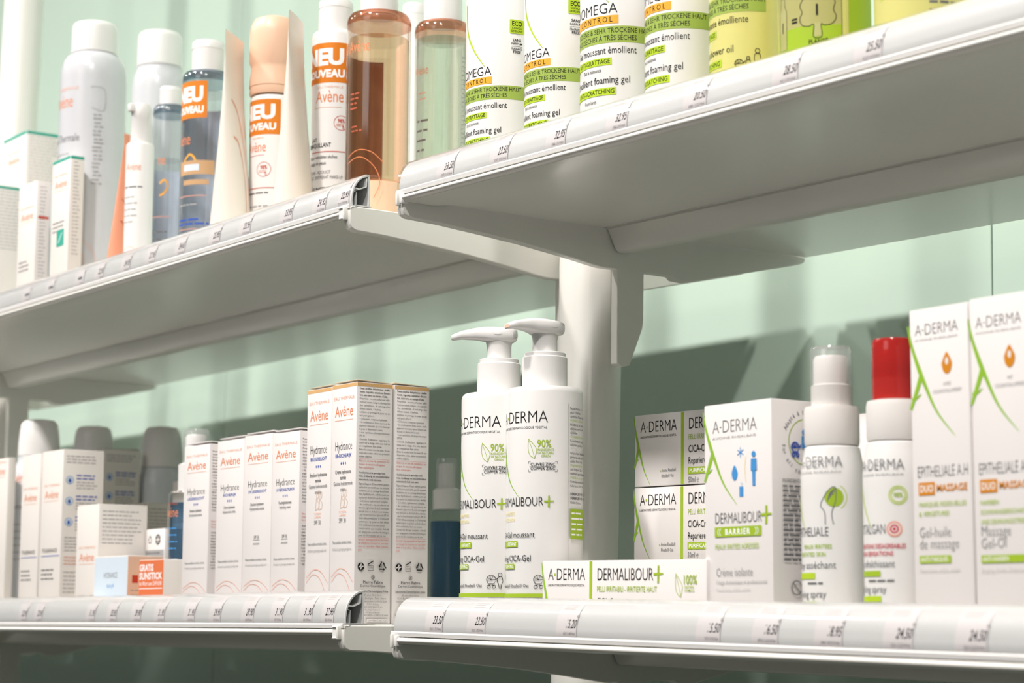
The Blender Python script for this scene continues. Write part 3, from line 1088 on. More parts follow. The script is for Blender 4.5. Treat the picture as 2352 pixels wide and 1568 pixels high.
# ------------------------------------------------------------------ spray cans with domed caps
def can(label, x, y, z, r, hs, rc, hc, ht, m='can_silver', capm='plastic', group='spray cans with domed caps', prt=None, rot=0, flat=False):
    t = thing('spray_can', label, 'spray can', (x, y, z), (0, 0, rot), group)
    b = MB()
    b.lathe([(0, .001), (r * .9, .0), (r, .003), (r, hs - .022), (r * .985, hs - .015), (r * .93, hs - .008), (r * .84, hs - .003), (rc * 1.05, hs), (rc * .9, hs + .0015), (0, hs + .0015)], m, 64)
    if prt:
        prt(Print(b, on_cyl(r), 2.0))
    b.build('can_body', t)
    b = MB()
    h0 = hs + .0008
    if flat:
        b.lathe([(rc * .98, h0), (rc * 1.04, h0 + .0005), (rc * 1.02, ht - .006), (rc * 1.0, ht - .0032), (rc * .94, ht - .001), (rc * .84, ht), (0, ht + .0004)], capm, 56)
    else:
        b.lathe([(rc * .97, h0), (rc * 1.03, h0 + .0005), (rc * 1.03, hc), (rc, hc + (ht - hc) * .25), (rc * .97, hc + (ht - hc) * .55), (rc * .9, hc + (ht - hc) * .82), (rc * .74, hc + (ht - hc) * .96), (rc * .4, ht), (0, ht)], capm, 56)
    b.build('cap', t)
    return t


def can_print(P):
    P.text('EAU THERMALE', 2, 188, 2.7, 'avene_pale', .95, align='c', fit=36)
    P.text('Av\u00e8ne', 2, 173, 11, 'avene', .62, align='c', res=3)
    P.text('Eau Thermale', 4, 143, 6.6, 'grey', .7, align='c', fit=36)
    P.greek(-12, 132, 30, 1, 2.0, 3, 'lgrey')
    P.text('Apaisante - Adoucissante', 3, 123, 2.3, 'grey', .8, align='c', fit=33)
    P.greek(-14, 117, 34, 1, 2.2, 3, 'lgrey')
    P.greek(-10, 87, 28, 2, 2.2, 4.5, 'grey')
    P.disc(12, 70, 1.5, 'gold', 12, 2.2)
    P.disc(12, 18, 1.3, 'gold', 12, 2.0)
    P.curve([(4, 62), (22, 60), (36, 48), (40, 30), (34, 16)], .4, 'avene_pale')
    P.curve([(4, 58), (18, 54), (28, 44), (26, 32), (10, 28)], .4, 'avene_pale')
    P.curve([(30, 190), (42, 188), (42, 170), (31, 172)], .5, 'lgrey')
    for k in range(9):
        P.greek(33 + (k % 2), 165 - 7 * k, 9, 2, 2.0, 3.2, 'lgrey')


can('tall silver white spray can with domed cap beside the coral tube', -.5561, .066, 1.5622, .0282, .2235, .0192, .232, .2520, prt=can_print, flat=True)
can('second silver spray can with domed cap behind the grey bottles', -.6210, .160, 1.5622, .0245, .2420, .0197, .2520, .2755, prt=None, flat=True)


def can2_print(P):
    P.text('Av\u00e8ne', 6, 121, 8, 'avene', .62, align='c', res=3)
    P.text('thermale', 6, 98, 4.5, 'grey', .7, align='c')
    P.greek(-8, 84, 26, 6, 1.8, 6, 'lgrey')
    P.disc(14, 55, 1.3, 'gold', 12, 2)


can('white spray can with domed cap in light behind the slim cartons', -.6543, .070, 1.3010, .0212, .1440, .0174, .156, .1775, m='plastic_cool', prt=can2_print)
can('shaded spray can with domed cap above the icon cartons', -.7330, .158, 1.3010, .0205, .1500, .0180, .162, .1828)
can('shaded spray can with domed cap above the printed cartons', -.6590, .192, 1.3010, .0225, .1400, .0180, .156, .1788, m='plastic_cool')


# ------------------------------------------------------------------ bottles
def shoulder(r, h, k=.006):
    return [(0, .0008), (r * .86, 0), (r * .97, .0012), (r, .004), (r, h - k), (r - k * .12, h - k * .5), (r - k * .42, h - k * .12), (r - k, h)]


def flip_cap(t, rc, z0, z1, m='plastic', name='flip_cap', x=0, y=0):
    b = MB()
    g = z0 + (z1 - z0) * .72
    b.lathe([(0, z0), (rc, z0), (rc * 1.01, g - .0004), (rc * .985, g - .0002), (rc * .985, g + .0002), (rc * 1.01, g + .0004), (rc, z1 - .0016), (rc * .94, z1 - .0004), (rc * .8, z1), (0, z1)], m, 48, x, y)
    b.build(name, t)


def head_loft(b, ang, z, L, m='plastic'):
    """pump head: flat actuator that runs out into a drooping spout"""
    ca, sa = math.cos(ang), math.sin(ang)
    secs = [(-.0112, .0010, .0052, .0072), (-.0108, .0045, .0030, .0086), (-.0085, .0080, .0015, .0096), (-.003, .0098, .0008, .0102), (.004, .0094, .0010, .0106), (.009, .0074, .0022, .0106),
            (.014, .0058, .0030, .0100), (L - .006, .0040, .0034, .0082), (L - .001, .0030, .0026, .0062), (L, .0024, .0030, .0056)]
    rings = []
    for s, hw, zb, zt in secs:
        ring = []
        for i in range(20):
            a = 2 * math.pi * i / 20
            c, q = math.cos(a), math.sin(a)
            w = hw * math.copysign(abs(c) ** .6, c)
            zz = (zb + zt) / 2 + (zt - zb) / 2 * math.copysign(abs(q) ** .6, q)
            ring.append((s * ca - w * sa, s * sa + w * ca, z + zz))
        rings.append(ring)
    b.loft(rings, m)


def pump_bottle(label, x, y, z, ang, bars=False):
    r, h = .0222, .1408
    t = thing('pump_bottle', label, 'bottle', (x, y, z), group='white pump bottles by the post')
    b = MB()
    b.lathe(shoulder(r, h, .0035) + [(.012, h + .0002), (.0, h + .0002)], 'plastic', 72)
    P = Print(b, on_cyl(r), 1.5)
    W = aderma(P, -13.2, 119.2, 6.6, xs=.86)
    green_a(P, -16, 117, 40)
    ninety(P, 11.2, 100.5, 1.0)
    framed(P, 11.3, 91.3, 16.5, 5.8, ['CUIVRE ZINC', 'COPPER ZINC'])
    P.text('DERMALIBOUR', -15, 72.0, 5.0, 'black', .72, -.010, fit=35.0, res=3)
    plus(P, 23.0, 74.4, 5.4)
    P.text('PEAUX IRRITEES', 1.5, 67.0, 2.0, 'oat', .8, align='r')
    P.text('IRRITATED SKIN', 1.5, 63.6, 2.0, 'oat', .8, align='r')
    P.text('CICA-Gel moussant', 15.0, 54.3, 3.2, 'black', .74, align='r', fit=31)
    P.rect(-16, 49.0, 4.0, 52.4, 'green')
    P.text('PURIFIANT', 3.2, 49.7, 2.0, 'white', .75, .01, align='r')
    P.text('Foaming CICA-Gel', 13.0, 41.0, 3.4, 'black', .74, align='r', fit=31)
    P.rect(-16, 36.6, 1.6, 39.6, 'green')
    P.text('PURIFYING', .9, 37.2, 1.9, 'white', .75, .01, align='r')
    P.text("Avoine Rhealba\u00ae Rhealba\u00ae Oat", 11.6, 26.3, 1.9, 'black', .72, align='r', fit=30)
    pram(P, 17.2, 25.4, 8.0, w=.3)
    child(P, 22.3, 25.4, 9.0, w=.3)
    child(P, 27.5, 25.4, 13.0, w=.3)
    P.rect(-22, 20.6, 33.4, 22.8, 'green')
    P.arc(6.0, 16.6, .9, 0, 360, .3, 'black', 12)
    P.text('RECYCLED BOTTLE', 9.4, 15.7, 2.0, 'black', .95, .014, fit=18)
    if True:
        P.rect(34.3, 12, 34.55, 131, 'xgrey')
        para = ["Peaux irrit\u00e9es et \u00e0", "peau \u00e0 tendance", "quotidien. Nourrisson", "Propri\u00e9t\u00e9s : nettoie", "Rhealba et au Cuivre", "adapt\u00e9e pour le soin", "dess\u00e8che", "Conseils d'utilisation", "Formule teste sous", "tol\u00e9rance p\u00e9diatre", "", "Irritated and weakened", "prone to scabs, mild", "adults. Face, body", "Properties: gently", "and Copper-Zinc", "maintains good hygiene", "Directions for use", "Formula tested under", "tolerance. Does not"]
        for i, tx in enumerate(para):
            P.text(tx, 35.8, 127.0 - i * 2.32, 1.45, 'green' if i in (3, 7, 14, 17) else 'black', .74, .006, res=1)
        P.text('DERMALIBOUR+ CICA', 35.8, 78.2, 1.5, 'black', .74, .016, res=1)
        P.text('DERMALIBOUR+ CICA', 35.8, 75.8, 1.5, 'black', .74, .016, res=1)
        P.text('Kinder Enfants', 35.8, 73.4, 1.4, 'black', .74, res=1)
        P.rect(35.8, 53.5, 50.5, 70.5, 'green')
        P.greek(36.6, 67.6, 12.5, 5, 1.5, 3.0, 'white')
        P.text('**AVOINE RHEALBA', 35.8, 33.5, 1.4, 'black', .74, .01, res=1)
        P.text('AGRICULTURE', 35.8, 31.2, 1.4, 'black', .74, .01, res=1)
    b.build('bottle_body', t)
    b = MB()
    b.lathe([(0, h), (.0131, h + .0002), (.0131, .1585), (.0127, .1590), (.0120, .1592), (.0120, .1612), (.0116, .1616), (0, .1616)], 'plastic', 56)
    b.build('collar', t)
    b = MB()
    b.lathe([(0, .1616), (.0074, .1616), (.0073, .1690), (.0084, .1745), (.0100, .1760), (0, .1762)], 'plastic', 40)
    head_loft(b, ang, .1706, .0285)
    ca, sa = math.cos(ang), math.sin(ang)
    rr = []
    for q in (.0279, .0287):
        rr.append([(q * ca - wv * sa, q * sa + wv * ca, .1706 + zz) for wv, zz in ((-.0017, .0033), (.0017, .0033), (.0017, .0053), (-.0017, .0053))])
    ph = b.build('pump_head', t)
    b = MB()
    b.loft(rr, 'peach', False)
    b.build('spout_opening', ph)
    return t


pump_bottle('white pump bottle with its spout turned along the shelf, nearer the printed cartons', .0676, .050, 1.2960, math.atan2(-.81, -.59))
pump_bottle('white pump bottle standing directly before the round post', .1131, .050, 1.2953, math.atan2(-.95, .05))


def green_bottle(label, x, z, r, h, k, body='plastic', liquid=False, oil=False, eco=True):
    """white bottle with a green band; k scales its print"""
    t = thing('bottle', label, 'bottle', (x, .050, z), group='bottles with a green band on the upper shelf')
    b = MB()
    b.lathe(shoulder(r, h, .006) + [(.0115, h + .0005), (.0, h + .0005)], body, 72)
    P = Print(b, on_cyl(r), 1.5)
    a0 = k['a']       # print right end of the big name, mm along the surface
    s = k['s']
    B = k['band']     # band middle height
    P.rect(-30 * s, B - 4.2 * s, (k.get('bend') or r * 1000 * 1.95), B + 4.2 * s, 'band')
    P.text('TROCKENE & SEHR TROCKENE HAUT', a0 + 18.6 * s, B + .8 * s, 2.5 * s, 'black', .68, .006, align='r', fit=50 * s)
    P.text('PEAUX S\u00c8CHES \u00c0 TR\u00c8S S\u00c8CHES', a0 + 9.6 * s, B - 3.0 * s, 2.5 * s, 'black', .68, .006, align='r', fit=40 * s)
    if not oil:
        P.text('EXOMEGA', a0, B + 10.9 * s, 5.2 * s, 'black', .74, -.010, align='r', fit=34 * s, res=3)
        P.rect(-30 * s, B + 5.6 * s, a0 + .4, B + 9.8 * s, 'amber')
        P.text('CONTROL', a0 - 1.8 * s, B + 6.4 * s, 2.7 * s, 'black', .85, .012, align='r', track=.9 * s)
        P.text('Gel moussant \u00e9mollient', a0 + 9.4 * s, B - 9.6 * s, 3.5 * s, 'black', .72, align='r', fit=37 * s)
        P.rect(-30 * s, B - 15.4 * s, a0 - 3.1 * s, B - 11.7 * s, 'lime')
        P.text('ANTI-GRATTAGE', a0 - 3.9 * s, B - 14.6 * s, 2.3 * s, 'black', .78, .012, align='r', fit=22 * s)
        P.text('D\u00e8s la naissance', a0 - 8.6 * s, B - 18.6 * s, 1.8 * s, 'black', .72, align='r')
        P.text('Emollient foaming gel', a0 + 6.2 * s, B - 24.6 * s, 3.5 * s, 'black', .72, align='r', fit=36 * s)
        P.rect(-30 * s, B - 30.6 * s, a0 - .8 * s, B - 26.9 * s, 'lime')
        P.text('ANTI-SCRATCHING', a0 - 1.6 * s, B - 29.8 * s, 2.3 * s, 'black', .78, .012, align='r', fit=25 * s)
        P.text('From birth', a0 - 11.5 * s, B - 34.4 * s, 1.8 * s, 'black', .72, align='r')
        P.curve([(a0 - 22 * s, B + 58 * s), (a0 - 20.5 * s, B + 42 * s), (a0 - 13 * s, B + 28 * s), (a0 - 4.6 * s, B + 16.5 * s)], (1.0, 1.5, .3), 'lime')
    else:
        P.text('Huile lavante \u00e9molliente', a0 + 9.4 * s, B - 9.6 * s, 3.5 * s, 'black', .72, align='r', fit=37 * s)
        P.rect(-30 * s, B - 15.4 * s, a0 - 8 * s, B - 11.7 * s, 'lime')
        P.text('ANTI-GRATTAGE', a0 - 8.8 * s, B - 14.6 * s, 2.3 * s, 'black', .78, .012, align='r', fit=22 * s)
        P.text('Emollient shower oil', a0 + 2.2 * s, B - 23.8 * s, 3.5 * s, 'black', .72, align='r', fit=34 * s)
        P.rect(-30 * s, B - 30.2 * s, a0 - 4.6 * s, B - 26.5 * s, 'lime')
        P.text('ANTI-SCRATCHING', a0 - 5.4 * s, B - 29.4 * s, 2.3 * s, 'black', .78, .012, align='r', fit=25 * s)
        pram(P, a0 + 4.6 * s, B - 33.5 * s, 6.0 * s, w=.35)
        child(P, a0 + 9.0 * s, B - 33 * s, 6.5 * s, w=.35)
        child(P, a0 + 13.5 * s, B - 32 * s, 9.5 * s, w=.35)
    if eco:
        e = a0 + 15.5 * s
        P.rrect(e - 4.6 * s, B + 36.5 * s, e + 4.6 * s, B + 45.2 * s, .5, 'lime')
        P.text('ECO', e, B + 41.3 * s, 2.9 * s, 'black', .85, .02, align='c', fit=6.8 * s)
        P.text('CON\u00c7U', e, B + 39.3 * s, 1.2 * s, 'black', .9, .016, align='c', fit=6.6 * s)
        P.text('DEVELOPED', e, B + 37.4 * s, 1.2 * s, 'black', .9, .016, align='c', fit=7.4 * s)
        P.text('SANS', e, B + 31.6 * s, 1.7 * s, 'black', .95, .018, align='c', fit=5.6 * s)
        P.text('PARFUM', e, B + 29.7 * s, 1.2 * s, 'black', .95, .016, align='c', fit=7.2 * s)
        P.rect(e - 3.6 * s, B + 28.5 * s, e + 3.6 * s, B + 28.7 * s, 'black')
        P.text('FRAGRANCE', e, B + 26.5 * s, 1.3 * s, 'black', .9, .018, align='c', fit=7.2 * s)
        P.text('FREE', e, B + 24.4 * s, 1.6 * s, 'black', .95, .018, align='c', fit=5.2 * s)
    b.build('bottle_body', t)
    b = MB()
    b.lathe([(0, h), (.0125, h + .0004), (.0125, h + .017), (.0118, h + .018), (0, h + .018)], 'plastic', 48)
    b.build('collar', t)
    b = MB()
    b.lathe([(0, h + .018), (.007, h + .018), (.007, h + .026), (.0095, h + .031), (0, h + .0312)], 'plastic', 36)
    head_loft(b, -1.5, h + .027, .028)
    b.build('pump_head', t)
    return t


green_bottle('white green banded bottle with ECO mark, nearest the post', .0686, 1.5607, .0218, .134, dict(a=14.6, s=1.0, band=55.4))
green_bottle('white green banded bottle with ECO mark, second from the post', .1280, 1.5597, .0214, .134, dict(a=13.2, s=.985, band=54.9))
green_bottle('larger white green banded bottle, third from the post', .1837, 1.5589, .0230, .160, dict(a=18.8, s=1.12, band=66.0))
green_bottle('white green banded bottle next to the yellow bottles', .2369, 1.5580, .0206, .160, dict(a=11.2, s=1.10, band=63.0))
green_bottle('yellow shower oil bottle with a green band', .2870, 1.5572, .0190, .150, dict(a=7.2, s=1.08, band=61.5, bend=27), body='solid_yellow', oil=True, eco=False)


def tree_bottle():
    r, h = .0230, .150
    t = thing('bottle', 'yellow bottle whose label shows a bottle equals a tree', 'bottle', (.3450, .050, 1.5563), group='bottles with a green band on the upper shelf')
    b = MB()
    b.lathe(shoulder(r, h, .006) + [(.0115, h + .0005), (0, h + .0005)], 'solid_yellow', 72)
    P = Print(b, on_cyl(r), 1.5)
    P.rrect(-12.6, 19.0, 27.0, 86, 2.2, 'black')
    P.rrect(-12.3, 19.3, 26.7, 85.7, 2.1, 'solid_yellow')
    P.rrect(-12.3, 19.3, 26.7, 35.5, 2.1, 'green')
    P.rect(-12.3, 28, 26.7, 36.0, 'green')
    # bottle outline
    P.poly([(-10, 26.5), (-3.2, 26.5), (-3.2, 47), (-10, 47)], 'solid_yellow')
    P.stroke([(-10, 26.5), (-3.2, 26.5), (-3.2, 46), (-4.6, 48.5), (-4.6, 53), (-8.6, 53), (-8.6, 48.5), (-10, 46)], .35, 'black', True)
    P.text('1', -6.6, 35.5, 5.2, 'black', .8, .03, align='c', res=3)
    P.text('=', 2.4, 37.0, 5.2, 'black', .9, .03, align='c')
    # tree outline
    cr = [(10.5, 35.5), (7, 36.5), (5.6, 40), (7, 43), (5.8, 46.5), (8, 50), (11.5, 51), (14, 54), (18, 53), (21.5, 51), (23.5, 47.5), (22.6, 43.5), (24.0, 40), (22.0, 36.5), (18.2, 35.6), (16.5, 36.2), (16.8, 30), (12.8, 30), (13.0, 36.2)]
    P.poly([(13, 30.2), (16.7, 30.2), (16.5, 37), (13.0, 37)], 'solid_yellow')
    P.curve(cr + [cr[0]], .38, 'black', 76)
    P.text('1', 14.6, 41.0, 5.6, 'black', .8, .03, align='c', res=3)
    P.text('ACHET\u00c9', -5.6, 23.6, 1.9, 'black', .85, .01, align='c', fit=6.6)
    P.text('PURCHASED', -5.6, 20.8, 1.9, 'black', .85, .01, align='c', fit=9)
    P.text('PLANT\u00c9', 15, 26.6, 2.2, 'black', .85, .01, align='c', fit=9.6)
    P.text('PLANTED', 15, 23.6, 2.2, 'black', .85, .01, align='c', fit=11.6)
    P.rect(30.5, 2, 52.5, 120, 'green')
    b.build('bottle_body', t)
    b = MB()
    b.lathe([(0, h), (.0125, h + .0004), (.0125, h + .02), (.0118, h + .021), (0, h + .021)], 'plastic', 48)
    b.build('collar', t)
    # outermost yellow bottle
    t = thing('bottle', 'yellow bottle with a thin lime ring, outermost on the upper shelf', 'bottle', (.4103, .050, 1.5553), group='bottles with a green band on the upper shelf')
    b = MB()
    r = .0226
    b.lathe(shoulder(r, h, .006) + [(.0115, h + .0005), (0, h + .0005)], 'solid_yellow', 72)
    P = Print(b, on_cyl(r), 1.5)
    P.curve([(-6, 37), (4, 39), (18, 43), (36, 52)], .7, 'lime')
    P.text('profonde Rhealba', 6, 41.5, 3.0, 'grey', .75, align='l', fit=26)
    P.greek(20, 32, 20, 2, 2.0, 4, 'grey')
    b.build('bottle_body', t)
    b = MB()
    b.lathe([(0, h), (.0125, h + .0004), (.0125, h + .02), (.0118, h + .021), (0, h + .021)], 'plastic', 48)
    b.build('collar', t)


tree_bottle()


# spray bottles of the near lower shelf
def mist_bottle(label, x, z, red=False):
    t = thing('spray_bottle', label, 'bottle', (x, .050, z), group='white spray bottles on the near lower shelf')
    r = .0156
    b = MB()
    b.lathe([(0, .0008), (r * .86, 0), (r * .97, .0012), (r, .004), (r, .074), (r * .995, .080), (r * .96, .086), (r * .9, .091), (r * .86, .0945), (.0122, .0955), (0, .0955)], 'plastic', 64)
    P = Print(b, on_cyl(r), 1.2)
    if not red:
        aderma(P, -8.5, 84.5, 5.2, 'grey', 'AVOINE RHEALBA\u00ae', dash='-')
        P.disc(12.8, 70, 4.6, 'green')
        P.arc(12.8, 70, 6.2, -60, 60, .4, 'lime', 12)
        P.curve([(8.5, 57), (8.2, 63), (6.2, 66), (7.8, 70), (10.5, 73.6), (12.6, 75.0), (13.8, 73.6), (13.4, 68), (11.6, 62.4), (12.4, 57)], .42, 'grey', 36)
        for d in (0, 1.5, 3.0):
            P.curve([(9.6 + d * .5, 68 + d * .8), (11.2 + d * .5, 72.6 + d * .4), (12.6 + d * .4, 71.0 + d * .8)], .5, 'grey', 8)
        P.text('EPITHELIALE', 10.0, 51.6, 4.2, 'grey', .7, align='r', fit=22)
        P.text('PEAUX IRRITEES', 11.5, 45.6, 2.0, 'green', .8, .01, align='r')
        P.text('IRRITATED SKIN', 8.5, 42.0, 2.0, 'green', .8, .01, align='r')
        P.text('Spray ass\u00e9chant', 13.2, 36.2, 3.4, 'grey', .74, align='r', fit=27)
        P.rect(-12, 31.2, 2.8, 34.2, 'lime')
        P.greek(-2, 28.8, 12, 1, 1.4, 3, 'grey')
        P.text('Drying spray', 8.4, 22.4, 3.4, 'grey', .74, align='r', fit=21)
        P.rect(-12, 17.8, 3.6, 20.6, 'lime')
        P.curve([(-14, 80), (-9, 66), (-3.5, 55)], (1.0, .8, .2), 'lime')
    else:
        aderma(P, -9.0, 81.4, 5.0, 'grey', 'AVOINE RHEALBA\u00ae', dash='-')
        P.arc(12.6, 69.6, 4.2, 0, 360, .5, 'lime', 24)
        P.arc(12.6, 69.6, 3.2, 0, 360, .5, 'lime', 24)
        P.text('98%', 12.6, 68.6, 2.2, 'green', .8, .02, align='c')
        P.curve([(-12, 75), (-6, 63), (-1.5, 55)], (1.0, .8, .2), 'lime')
        P.text('CYTALGAN', 6.6, 52.0, 4.4, 'grey', .7, align='r', fit=19)
        for rr, mm in ((3.6, 'salmon'), (2.7, 'plastic'), (2.1, 'crimson'), (1.3, 'plastic'), (.8, 'crimson')):
            P.disc(10.6, 54.0, rr, mm)
        P.text('SENSATIONS DESAGREABLES', 15.8, 45.2, 2.1, 'crimson', .7, .01, align='r', fit=28)
        P.text('SKIN SENSATIONS', 10.0, 41.8, 2.1, 'crimson', .7, .01, align='r', fit=20)
        P.text('Spray rafra\u00eechissant', 10.5, 36.6, 3.2, 'grey', .74, align='r', fit=28)
        P.rect(-12, 32.4, 3.6, 35.0, 'green')
        P.greek(-4, 30.0, 18, 1, 1.3, 3, 'grey')
        P.text('Cooling spray', 6.4, 25.0, 3.2, 'grey', .74, align='r', fit=21)
        P.rect(-12, 20.8, 3.8, 23.4, 'lime')
    b.build('bottle_body', t)
    b = MB()
    b.lathe([(0, .0955), (.0130, .0957), (.0134, .0975), (.0134, .1120), (.0128, .1146), (0, .1147)], 'plastic_matt', 56)
    b.build('collar', t)
    b = MB()
    b.lathe([(0, .1147), (.0098, .1147), (.0098, .1250), (.0086, .1256), (.0085, .1380), (.0076, .1396), (0, .1398)], 'plastic_matt', 44)
    b.build('nozzle', t)
    b = MB()
    c = 'red_clear' if red else 'clear_cap'
    pr = [(.0103, .1152), (.0104, .1300), (.0102, .1422), (.0094, .1440), (0, .1444)]
    b.lathe(pr + ([(0, .1436), (.0088, .1434), (.0094, .1418), (.0096, .1152), (.0103, .1152)] if red else []), c, 48)
    b.build('overcap', t, label='translucent red cap' if red else 'clear dome cap')
    return t


mist_bottle('white spray bottle with clear cap and green hand icon', .3455, 1.2916)
mist_bottle('white spray bottle with a translucent red cap', .3872, 1.2910, True)

# ------------------------------------------------------------------ white cartons with green marks, near lower shelf
def long_face(F, W, H, full):
    """the long printed face: mark, green stripe, name"""
    F.rect(42.0, .4, 44.4, H - .4, 'band' if False else 'green')
    aderma(F, 5.2, H - 10.6, 6.4, xs=.82)
    green_a(F, -.6, H - 1.0, 41, kx=.72)
    F.disc(23.6, 8.6, .5, 'green', 8)
    F.text('Avoine Rhealba\u00ae', 24.8, 8.0, 1.9, 'grey', .72, fit=13)
    F.text('Rhealba\u00ae Oat', 24.8, 4.8, 1.9, 'grey', .72, fit=11)
    F.text('DERMALIBOUR', 48.6, H - 10.6, 6.4, 'black', .74, -.010, fit=47, res=3)
    plus(F, 99.5, H - 7.4, 7.4)
    F.text('PELLI IRRITABILI - IRRITIERTE HAUT', 48.6, H - 16.6, 2.9, 'green', .8, 0, fit=50)
    F.text('CICA-Creme ristrutturante', 48.6, H - 24.0, 4.0, 'black', .74, fit=47)
    F.text('Reparierende CICA-Creme', 48.6, H - 30.6, 3.8, 'black', .74, fit=44)
    F.rect(48.6, H - 36.6, 92, H - 32.6, 'green')
    F.text('PURIFICANTE - REINIGEND', 49.6, H - 35.6, 2.2, 'white', .8, .014, fit=40)
    F.text('50ml \u212e', 48.6, H - 41.2, 3.0, 'grey', .74)
    ninety(F, 113.5, H - 17.2, 1.06, '100%', ('NATURAL', 'FORMULA'))
    framed(F, 114, H - 27.0, 16.5, 4.4, ['RAME ZINCO'])


def flat_carton(label, x0, y0, n, h=.0424, grp='long white cartons with a green stripe'):
    w = .1368
    z = 1.2965 - .0157 * (x0 + w / 2 - .034) + .0006 + n * .0430
    t, b, F, S = carton('carton', label, x0, x0 + w, y0, .036, z, h, 'card_white', 'box', grp)
    t.rotation_euler = (0, .0157, 0)
    long_face(F, w * 1000, h * 1000, True)
    S.rect(3.0, .4, 9.5, h * 1000 - .4, 'green')
    S.greek(14, h * 1000 - 8, 18, 7, 1.4, 3.6, 'lgrey')
    b.build('shell', t)
    return t


flat_carton('long white carton lying at the shelf edge before the pump bottle', .1415, .0270, 0, .0404)
flat_carton('long white striped carton, hidden bottom one of the stack', .1150, .1150, 0)
flat_carton('long white striped carton, lit middle one of the stack', .1142, .1154, 1)
flat_carton('long white striped carton, shaded topmost one of the stack', .1158, .1148, 2)

# upright carton with blue icons
t, b, F, S = carton('carton', 'upright white carton with blue snowflake, drop and person icons', .2758, .3252, .0290, .0420, 1.2920, .1192, 'card_white')
aderma(F, 6.2, 104.6, 6.2, 'grey', 'AVOINE RHEALBA\u00ae', dash='-', xs=.84)
green_a(F, -.8, 116, 48)
for k in range(3):
    a = math.radians(60 * k + 30)
    F.stroke([(27 - 2.6 * math.cos(a), 94 - 2.6 * math.sin(a)), (27 + 2.6 * math.cos(a), 94 + 2.6 * math.sin(a))], .45, 'sky')
F.poly([(22.6 + 2.2 * math.sin(2 * math.pi * i / 16) * (1 - .5 * max(0, math.cos(2 * math.pi * i / 16))), 84 + 3.8 * math.cos(2 * math.pi * i / 16)) for i in range(16)], 'sky')
F.rect(26, 72, 28.8, 77, 'sky')
F.rect(26.7, 77, 28.0, 79.2, 'paleblue')
F.curve([(31, 92), (30, 86), (31, 79)], .3, 'oat')
F.disc(36.6, 92.6, 1.5, 'sky')
F.poly([(34.6, 90.4), (38.6, 90.4), (38.8, 84.6), (37.8, 84.6), (37.6, 77), (35.6, 77), (35.4, 84.6), (34.4, 84.6)], 'sky')
F.text('DERMALIBOUR', 7.6, 59.2, 5.2, 'grey', .72, -.012, fit=34.5, res=3)
plus(F, 45.2, 62.5, 7.4)
F.rect(7.6, 52.4, 41.6, 57.4, 'green')
F.text('BARRIER', 24.6, 53.5, 2.9, 'white', .95, .03, align='c', track=.6)
for s_ in (-1, 1):
    for d in (13.4, 14.8):
        F.arc(24.6 + s_ * (d - 2), 54.9, 2.0, -60 if s_ > 0 else 120, 60 if s_ > 0 else 240, .35, 'white', 8)
F.text('PEAUX IRRITEES AGRESSEES', 7.8, 46.4, 2.5, 'green', .75, fit=32)
F.text('Cr\u00e8me isolante', 8.4, 33.0, 4.0, 'grey', .8, -.014, fit=27)
F.text('Usage domestique et professionnel', 8.4, 29.2, 1.7, 'lgrey', .8, fit=37)
F.text('Nourrisson, enfant, adulte', 8.4, 25.6, 1.7, 'xgrey', .8, fit=25)
S.arc(23, 98.5, 11.5, 100, 300, .6, 'green', 30)
tx = 'Adapt\u00e9 \u00e0 toute la famille'
for i, c in enumerate(tx):
    a = math.radians(158 - i * 6.6)
    if a > math.radians(20):
        S.text(c, 23 + 14 * math.cos(a), 98.5 + 14 * math.sin(a), 2.4, 'grey', .8, .01, rot=a - math.pi / 2)
for i, c in enumerate('For all the'):
    a = math.radians(186 + i * 7)
    S.text(c, 23 + 16.4 * math.cos(a), 98.5 + 16.4 * math.sin(a), 2.2, 'grey', .8, .01, rot=a + math.pi / 2)
pram(S, 15.5, 91, 7.5, 'blue', .8)
S.disc(21.5, 103.5, 1.4, 'sky')
S.rect(19.8, 95.5, 23.2, 101.6, 'sky')
S.disc(28.0, 105.5, 1.6, 'sky')
S.rect(26.2, 95.5, 29.8, 103.6, 'sky')
S.text('INGREDIENTS:', 6.5, 78.5, 1.7, 'grey', .8, .014)
for i in range(16):
    S.greek(6.6, 76 - i * 2.4, 20, 1, 1.6, 2.3, 'grey', .2)
S.arc(15, 27, 3.4, 0, 360, .5, 'grey', 20)
S.stroke([(12.6, 29.4), (17.4, 24.6)], .5, 'grey')
b.build('shell', t)


